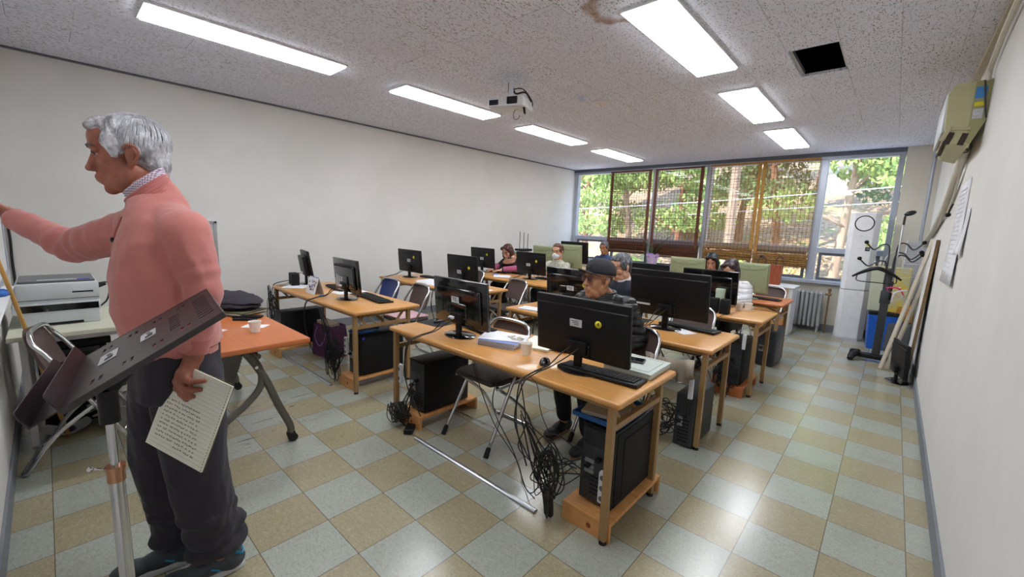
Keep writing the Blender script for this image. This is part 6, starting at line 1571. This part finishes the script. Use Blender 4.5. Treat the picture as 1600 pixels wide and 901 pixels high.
# trousers
tr = [('l', [(L((-.262, -.842, 1.02)), .155, .118, -.1), (L((-.265, -.845, .93)), .168, .125, -.1), (L((-.285, -.85, .84)), .170, .122, -.1)]),
      ('c', L((-.205, -.832, .90)), L((-.225, -.822, .55)), .112, .096), ('c', L((-.225, -.822, .55)), L((-.285, -.772, .21)), .096, .090), ('s', L((-.29, -.765, .165)), (.092, .105, .06), None), ('s', L((-.275, -.735, .235)), (.07, .07, .04), None),
      ('c', L((-.36, -.872, .88)), L((-.475, -.90, .53)), .105, .088), ('c', L((-.475, -.90, .53)), L((-.475, -.868, .18)), .088, .078), ('s', L((-.475, -.865, .15)), (.080, .095, .05), None)]
def trf(p):
    w = p + IO; f = folds(.010, (8, 8, 3), 5.0)(p)
    if w.z < .35: f += .005 * sin(w.z * 60 + 6 * mnoise.noise(p * 7))
    return f
blob('trousers', tr, .007, 'trouser_dark', t, 6, trf)
b = MB(); b.tube([L((-.105, -.86, z)) + Vector((0.02 * (1 - z), .0, 0)) for z in (.95, .85, .8)], .003, 5); b.build('trouser_seam', 'trouser_black', t)
def shoe(t, heel, toe, s=1.0, up='shoe_grey', sole='shoe_sole', acc=None, z=0.0, O=Vector((0, 0, 0))):
    heel = Vector((heel[0], heel[1], 0)); toe = Vector((toe[0], toe[1], 0)); d = (toe - heel); Ln = d.length; a = math.atan2(d.y, d.x)
    M = Matrix.Translation(heel - O + Vector((0, 0, z))) @ Matrix.Rotation(a, 4, 'Z')
    k = Ln
    P = [('s', (k * .17, 0, .052), (.055, .040, .048), None), ('s', (k * .45, 0, .050), (.09, .042, .040), (0, .12, 0)), ('s', (k * .78, 0, .038), (.075, .047, .030), None), ('c', (k * .16, 0, .06), (k * .18, 0, .105), .038, .036)]
    u = blob('shoe_upper', P, .005, up, t, 5, M=M)
    b = MB(); n = 20; out = []
    for i in range(n):
        th = 2 * pi * i / n; x = k * .5 + k * .52 * cos(th); w = .043 + .010 * cos(th) - .006 * (1 if -.4 < cos(th) < .2 else 0); out.append((x, w * sin(th), 0))
    b.poly(out, .026, (0, 0, 1)); b.bm.transform(M); b.build('shoe_sole', sole, u, smooth=True, bevel=.006)
    b = MB()
    for i in range(4): b.tube([(k * (.36 + .08 * i), -.025, .083 - .008 * i), (k * (.38 + .08 * i), 0, .092 - .010 * i), (k * (.36 + .08 * i), .025, .083 - .008 * i)], .003, 6)
    b.bm.transform(M); b.build('laces', 'black_matte', u)
    if acc:
        b = MB(); b.tube(spline([(k * .10, .036, .10), (k * .02, .02, .075), (k * .02, -.02, .075), (k * .10, -.036, .10)], 4), .005, 6); b.tube([(k * .3, .042, .045), (k * .4, .046, .065)], .004, 6); b.tube([(k * .3, -.042, .045), (k * .4, -.046, .065)], .004, 6); b.bm.transform(M); b.build('shoe_accent', acc, u, smooth=60)
    return u
shoe(t, (-.285, -.675), (-.345, -.955), up='shoe_grey', acc='shoe_blue', O=IO)
shoe(t, (-.465, -.79), (-.54, -1.065), up='shoe_grey', acc='shoe_blue', O=IO)
# notebook in the hand, marker
t = thing('notebook', 'cream handwritten notebook with perforated edge held in the instructor left hand', 'notebook', (-.05, -.86, .83))
NO = Vector((-.05, -.86, .83)); TL, TR_, BR_, BL_ = [Vector(p) - NO for p in ((-.086, -.847, .970), (.150, -.760, .915), (.040, -.877, .703), (-.195, -.990, .743))]
u_ = ((TR_ - TL) + (BR_ - BL_)) / 2; v_ = ((TL - BL_) + (TR_ - BR_)) / 2; c_ = (TL + TR_ + BR_ + BL_) / 4; nW, nH = u_.length, v_.length; u_.normalize(); v_ = (v_ - u_ * v_.dot(u_)).normalized(); n_ = u_.cross(v_)
if n_.x < 0: n_ = -n_
RN = Matrix((u_, v_, n_)).transposed()
def NP(a, b_, w=0): return c_ + u_ * a * nW / 2 + v_ * b_ * nH / 2 + n_ * w
b = MB(); b.box(NP(0, 0, -.004), (nW, nH, .005), rot=RN); b.mi = 1; b.box(NP(0, 0, -.008), (nW * 1.01, nH * 1.01, .0015), rot=RN @ Euler((0, 0, .015)).to_matrix()); b.build('pages', ['paper_cream', 'green_file'], t)
b = MB(); rr = random.Random(2)
for r in range(11):
    y = -.80 + r * .095; x = -.80
    while x < .62 - .03 * r:
        w = rr.uniform(.03, .07); 
        if r == 0 and x < -.2: x += .1; continue
        for q in range(5):
            a = rr.choice([0, 0, 1.57, .8, -.7]); b.box(NP(x + rr.uniform(0, w) , y + rr.uniform(-.018, .018), -.0010), (.0034, .0007, .0004), rot=RN @ Euler((0, 0, a)).to_matrix())
        x += w + rr.choice([.02, .03, .07])
b.build('handwriting', 'ink', t)
b = MB()
for k in range(30): b.box(NP(.965, -.96 + k * .066, -.0010), (.004, .003, .0006), rot=RN)
b.build('binding_holes', 'beige_cloth', t)
b = MB()
for k in range(20): b.box(NP(0, -.9 + k * .095, -.0012), (nW * .9, .0005, .0003), rot=RN)
b.build('ruled_lines', 'printer_grey', t)
b = MB(); b.cyl((-1.03, -1.335, 1.56), (-.985, -1.245, 1.47), .008, seg=12); tag(b.build('marker_pen', 'black_plastic'), 'marker pen in the instructor right hand at the board', 'pen')

# ================================================================ SEATED PEOPLE
def seated(label, x, y, head=(0, 0, 0), yaw=0.0, pitch=0.15, skin='skin_light', top='shirt_navy', topf=None, hair='hair_black', style='short', arms='desk', lean=.06, hs=1.0, vox=.0065, bottoms='trouser_black', hi=False, brow='hair_black', collar=None, zsh=1.0, wide=1.0, rz=0.0, armdx=.0, legs=True, dx=.0, amp=.004, shoes='shoe_black', feet=None, lipm='lips', bulk=0.0):
    """sits on a chair at (x, y) facing the desk (-Y)"""
    t = thing('person', label, 'person', (x, y, 0), rz)
    hip = Vector((0, 0.0, .50)); ch = Vector((dx, -lean * .8, .84)); nb = Vector((dx, -lean - .01, zsh + .01))
    hc = Vector(head); M = HM(hc, yaw, pitch, 0, hs)
    B = head_prims(M, wide=wide)
    B += [('c', M @ Vector((0, .035, -.09)), nb, .052, .062), ('l', [((0, 0, .46), .13, .10, 0), ((dx * .5, -lean * .4, .66), .13, .095, 0), (tuple(ch), .15, .095, 0), ((dx, -lean, zsh - .05), .12, .07, 0)])]
    A = []; Wp = []
    for sx in (-1, 1):
        sh = Vector((dx + sx * .165, -lean, zsh - .06)); el = Vector((dx + sx * (.22 + armdx), -lean - .13, .77)); wr = Vector((dx + sx * .10, -lean - .36, .765))
        if arms == 'down': el = Vector((sx * .23, .02, .72)); wr = Vector((sx * .16, -.22, .66))
        B += [('c', sh, el, .04, .034), ('c', el, wr, .033, .024)]
        B += hand_prims(wr, (-.25 * sx, -1, .0 if arms == 'desk' else -.2), (0, 0, 1), (-sx, 0, 0), .95, .55)
        A += [('c', sh, el, .062 + bulk, .050 + bulk * .8), ('c', el, wr - (wr - el).normalized() * .03, .050 + bulk * .8, .036 + bulk * .4)]
        kn = Vector((sx * .10, -.42, .50)); ft = Vector((sx * .11, -.40, .09))
        if feet: ft = Vector(feet[0 if sx < 0 else 1])
        B += [('c', (sx * .09, 0, .50), kn, .065, .05), ('c', kn, ft, .045, .033)]
        Wp += [('c', (sx * .09, .0, .515), kn, .088, .070), ('c', kn, ft + Vector((0, 0, .04)), .068, .052)]
    blob('body', B, vox, skin, t, 9 if vox < .0045 else 5)
    T = [('l', [((0, .005, .47), .155, .115, 0), ((dx * .4, -lean * .4, .62), .160 + bulk, .122 + bulk, 0), ((dx, -lean * .8, .80), .175 + bulk, .120 + bulk, 0), ((dx, -lean, zsh - .06), .165 + bulk, .10 + bulk * .5, 0), ((dx, -lean - .005, zsh - .0), .105 + bulk * .3, .078, 0), ((dx, -lean - .01, zsh + .028), .068, .066, 0)]),
         ('c', (dx, -lean, zsh - .06), (dx + .165, -lean, zsh - .07), .066 + bulk, .064 + bulk), ('c', (dx, -lean, zsh - .06), (dx - .165, -lean, zsh - .07), .066 + bulk, .064 + bulk)] + A
    blob('upper_clothes', T, max(.006, vox), top, t, 5, topf or folds(.006, (9, 9, 7), x * 3))
    if legs:
        blob('trousers', Wp + [('l', [((0, 0, .45), .16, .13, 0), ((0, 0, .56), .16, .12, 0)])], .009, bottoms, t, 5, folds(.006, (8, 8, 5), y))
        for sx in (-1, 1):
            ft = Vector((sx * .11, -.40, .09)) if not feet else Vector(feet[0 if sx < 0 else 1])
            shoe(t, (ft.x, ft.y + .08), (ft.x * 1.1, ft.y - .19), up=shoes, sole='sole_brown')
    face_parts(M, t, brow=brow, lips=lipm)
    if hair: hair_blob(M, t, hair, style, .006, x * 5, amp)
    if collar:
        b = MB(); RC = Euler((.25 + pitch * .4, 0, yaw * .4)).to_matrix()
        for k in range(3): ring(b, nb + Vector((0, -.004 * k, .012 + .010 * k)), .070 - .001 * k, .072, .006, RC)
        b.build('collar', collar, t, smooth=60)
    return t, M
# man in the black cap
t, M = seated('man in dark cap and tinted glasses, black puffer jacket, behind the front monitor', .11, 1.60, head=(-.03, -.115, 1.125), yaw=-.40, pitch=-.06, hs=1.1, skin='skin_cap', top='puffer_black', topf=quilt(.016, .055), hair=None, zsh=1.0, bulk=.022, lean=.05, dx=.0, vox=.0042, arms='down', brow='hair_grey', feet=((-.13, -.30, .10), (.12, -.38, .09)), shoes='shoe_black')
bpy.data.objects[t.name]['label'] = t['label']
def capM(p): return M @ Vector(p)
b = MB(); n = 28; prof = [(.090, .036), (.0905, .055), (.086, .085), (.070, .112), (.045, .128), (.015, .134), (.001, .135)]
rings = []
for r, z in prof: rings.append([b.bm.verts.new(capM((r * .94 * cos(2 * pi * k / n), .012 + r * 1.12 * sin(2 * pi * k / n), z + .03 * (r / .09) * (-sin(2 * pi * k / n)) * .25))) for k in range(n)])
for A, B in zip(rings[:-1], rings[1:]):
    for k in range(n): b.bm.faces.new((A[k], A[(k + 1) % n], B[(k + 1) % n], B[k]))
cp = b.build('cap', 'cap_grey', t, smooth=60); q = cp.modifiers.new('thick', 'SOLIDIFY'); q.thickness = .004; q.offset = 1
b = MB(); g = []
for j in range(6):
    v = j / 5; row = []
    for i in range(13):
        u = -1 + i / 6; x = u * .074 * (1 - .12 * v * v); y0 = .012 - .1008 * math.sqrt(max(0, 1 - (u * .86) ** 2)); y = y0 - v * .070 * math.sqrt(max(0.02, 1 - (u * .80) ** 2)); z = .052 + .012 * v - .026 * u * u
        row.append(b.bm.verts.new(capM((x, y, z))))
    g.append(row)
for j in range(5):
    for i in range(12): b.bm.faces.new((g[j][i], g[j][i + 1], g[j + 1][i + 1], g[j + 1][i]))
o = b.build('cap_brim', 'cap_grey', cp, smooth=60); q = o.modifiers.new('thick', 'SOLIDIFY'); q.thickness = .004
b = MB(); b.rbox(capM((0, -.088, .085)), (.052, .006, .034), .004, rot=M.to_3x3().normalized() @ Euler((-.42, 0, 0)).to_matrix()); bd = b.build('cap_badge', 'cap_badge', cp)
b = MB()
for dx_ in (-.013, .004): 
    for a_ in (-.3, .3): b.box(capM((dx_ + a_ * .012, -.092, .085)), (.003, .004, .022), rot=M.to_3x3().normalized() @ Euler((-.42, a_, 0)).to_matrix())
b.box(capM((-.004, -.0925, .078)), (.03, .004, .003), rot=M.to_3x3().normalized() @ Euler((-.42, 0, 0)).to_matrix()); b.build('badge_letters', 'dark_metal', bd)
b = MB(); b.sph(capM((0, .012, .137)), .007, 8); b.build('cap_button', 'cap_grey', cp)
glasses(M, t, 'shades', .023, .0012)
b = MB()
for sx in (-1, 1): b.sph(capM((sx * .066, .035, .012)), (.012, .045, .022), 12)
b.build('side_hair', 'hair_grey', t, smooth=60)
b = MB(); RC = Euler((.1, 0, -.1)).to_matrix()
for k in range(5): ring(b, Vector((-.005, -.066, .985 + .012 * k)), .086 - .002 * k, .084 - .002 * k, .011, RC)
b.build('jacket_collar', 'puffer_black', t, smooth=60)
# grey-haired man in dark shirt
t, M = seated('grey-haired man with thin glasses and dark shirt right behind the capped man', -.42, 2.90, head=(-.02, -.10, 1.10), yaw=-.35, pitch=.26, hs=1.08, skin='skin_light', top='shirt_navy', hair='hair_grey', style='short', collar='shirt_white', brow='hair_grey', vox=.005, amp=.008, zsh=.95)
glasses(M, t, None, .021, .001); strands(M, t, ['hair_grey', 'hair_grey', 'hair_white'], 500, 8, .055)
# auburn woman
t, M = seated('woman with auburn hair, scarf and rose sleeves typing at the third left desk', -3.12, 4.22, head=(-.06, -.17, 1.045), yaw=.1, pitch=.38, skin='skin_light', top='jacket_dark', hair='hair_auburn', style='bob', brow='hair_auburn', vox=.006, zsh=.93, lean=.12)
glasses(M, t, None, .02, .001)
b = MB()
for k in range(5): ring(b, Vector((0, -.150 - .010 * k, .955 - .016 * k)), .080 + .006 * k, .085, .016, Euler((.4, 0, 0)).to_matrix())
b.build('scarf', 'scarf', t, smooth=60)
for sx in (-1, 1):
    b = MB(); el = Vector((sx * .22, -.25, .785)); wr = Vector((sx * .11, -.46, .775)); b.tube([el, el.lerp(wr, .5), wr], [.060, .056, .045], 14)
    b.build('sleeve', 'sleeve_rose', t, smooth=60, label='rose coloured sleeve')
# masked woman
t, M = seated('woman wearing white face mask and cream checked jacket at the third left desk', -2.28, 4.25, head=(.0, -.02, 1.10), yaw=.1, pitch=.05, skin='skin_light', top='cream_check', hair='hair_brown', style='tied', brow='hair_brown', vox=.006, zsh=.95, lean=.0)
glasses(M, t, None, .02, .001)
blob('face_mask', [('s', M @ Vector((0, -.060, -.055)), (.060, .044, .050), M.to_3x3().normalized()), ('s', M @ Vector((0, -.088, -.038)), (.030, .026, .034), M.to_3x3().normalized())], .005, 'mask_white', t, 4)
b = MB()
for sx in (-1, 1): b.tube([M @ Vector((sx * .05, -.07, -.04)), M @ Vector((sx * .078, -.0, -.01))], .0015, 5); b.tube([M @ Vector((sx * .05, -.06, -.075)), M @ Vector((sx * .078, -.0, -.03))], .0015, 5)
b.build('mask_straps', 'mask_white', t)
# man in blue shirt
t, M = seated('man in blue shirt seated at the low desk near the left end of the window', -2.60, 6.32, head=(.0, -.12, 1.12), yaw=.1, pitch=.28, skin='skin_cap', top='shirt_blue', hair='hair_grey', style='short', brow='hair_black', vox=.0065, collar='shirt_blue', zsh=.96)
# black-haired woman
t, M = seated('black-haired woman half hidden behind the olive monitor at the last row', -.30, 5.28, head=(.03, -.14, 1.085), yaw=.1, pitch=.45, skin='skin_light', top='maroon_top', hair='hair_black', style='bob', vox=.0065, zsh=.94)
# woman in white puffer
t, M = seated('dark-haired woman in white puffer jacket at the third right desk', .27, 4.06, head=(.02, -.10, 1.075), yaw=-.05, pitch=.40, skin='skin_light', top='puffer_white', topf=quilt(.010, .050), hair='hair_plum', style='bob', vox=.006, zsh=.95, bulk=.02, collar='mug_green')

bpy.data.scenes.remove(_TS)
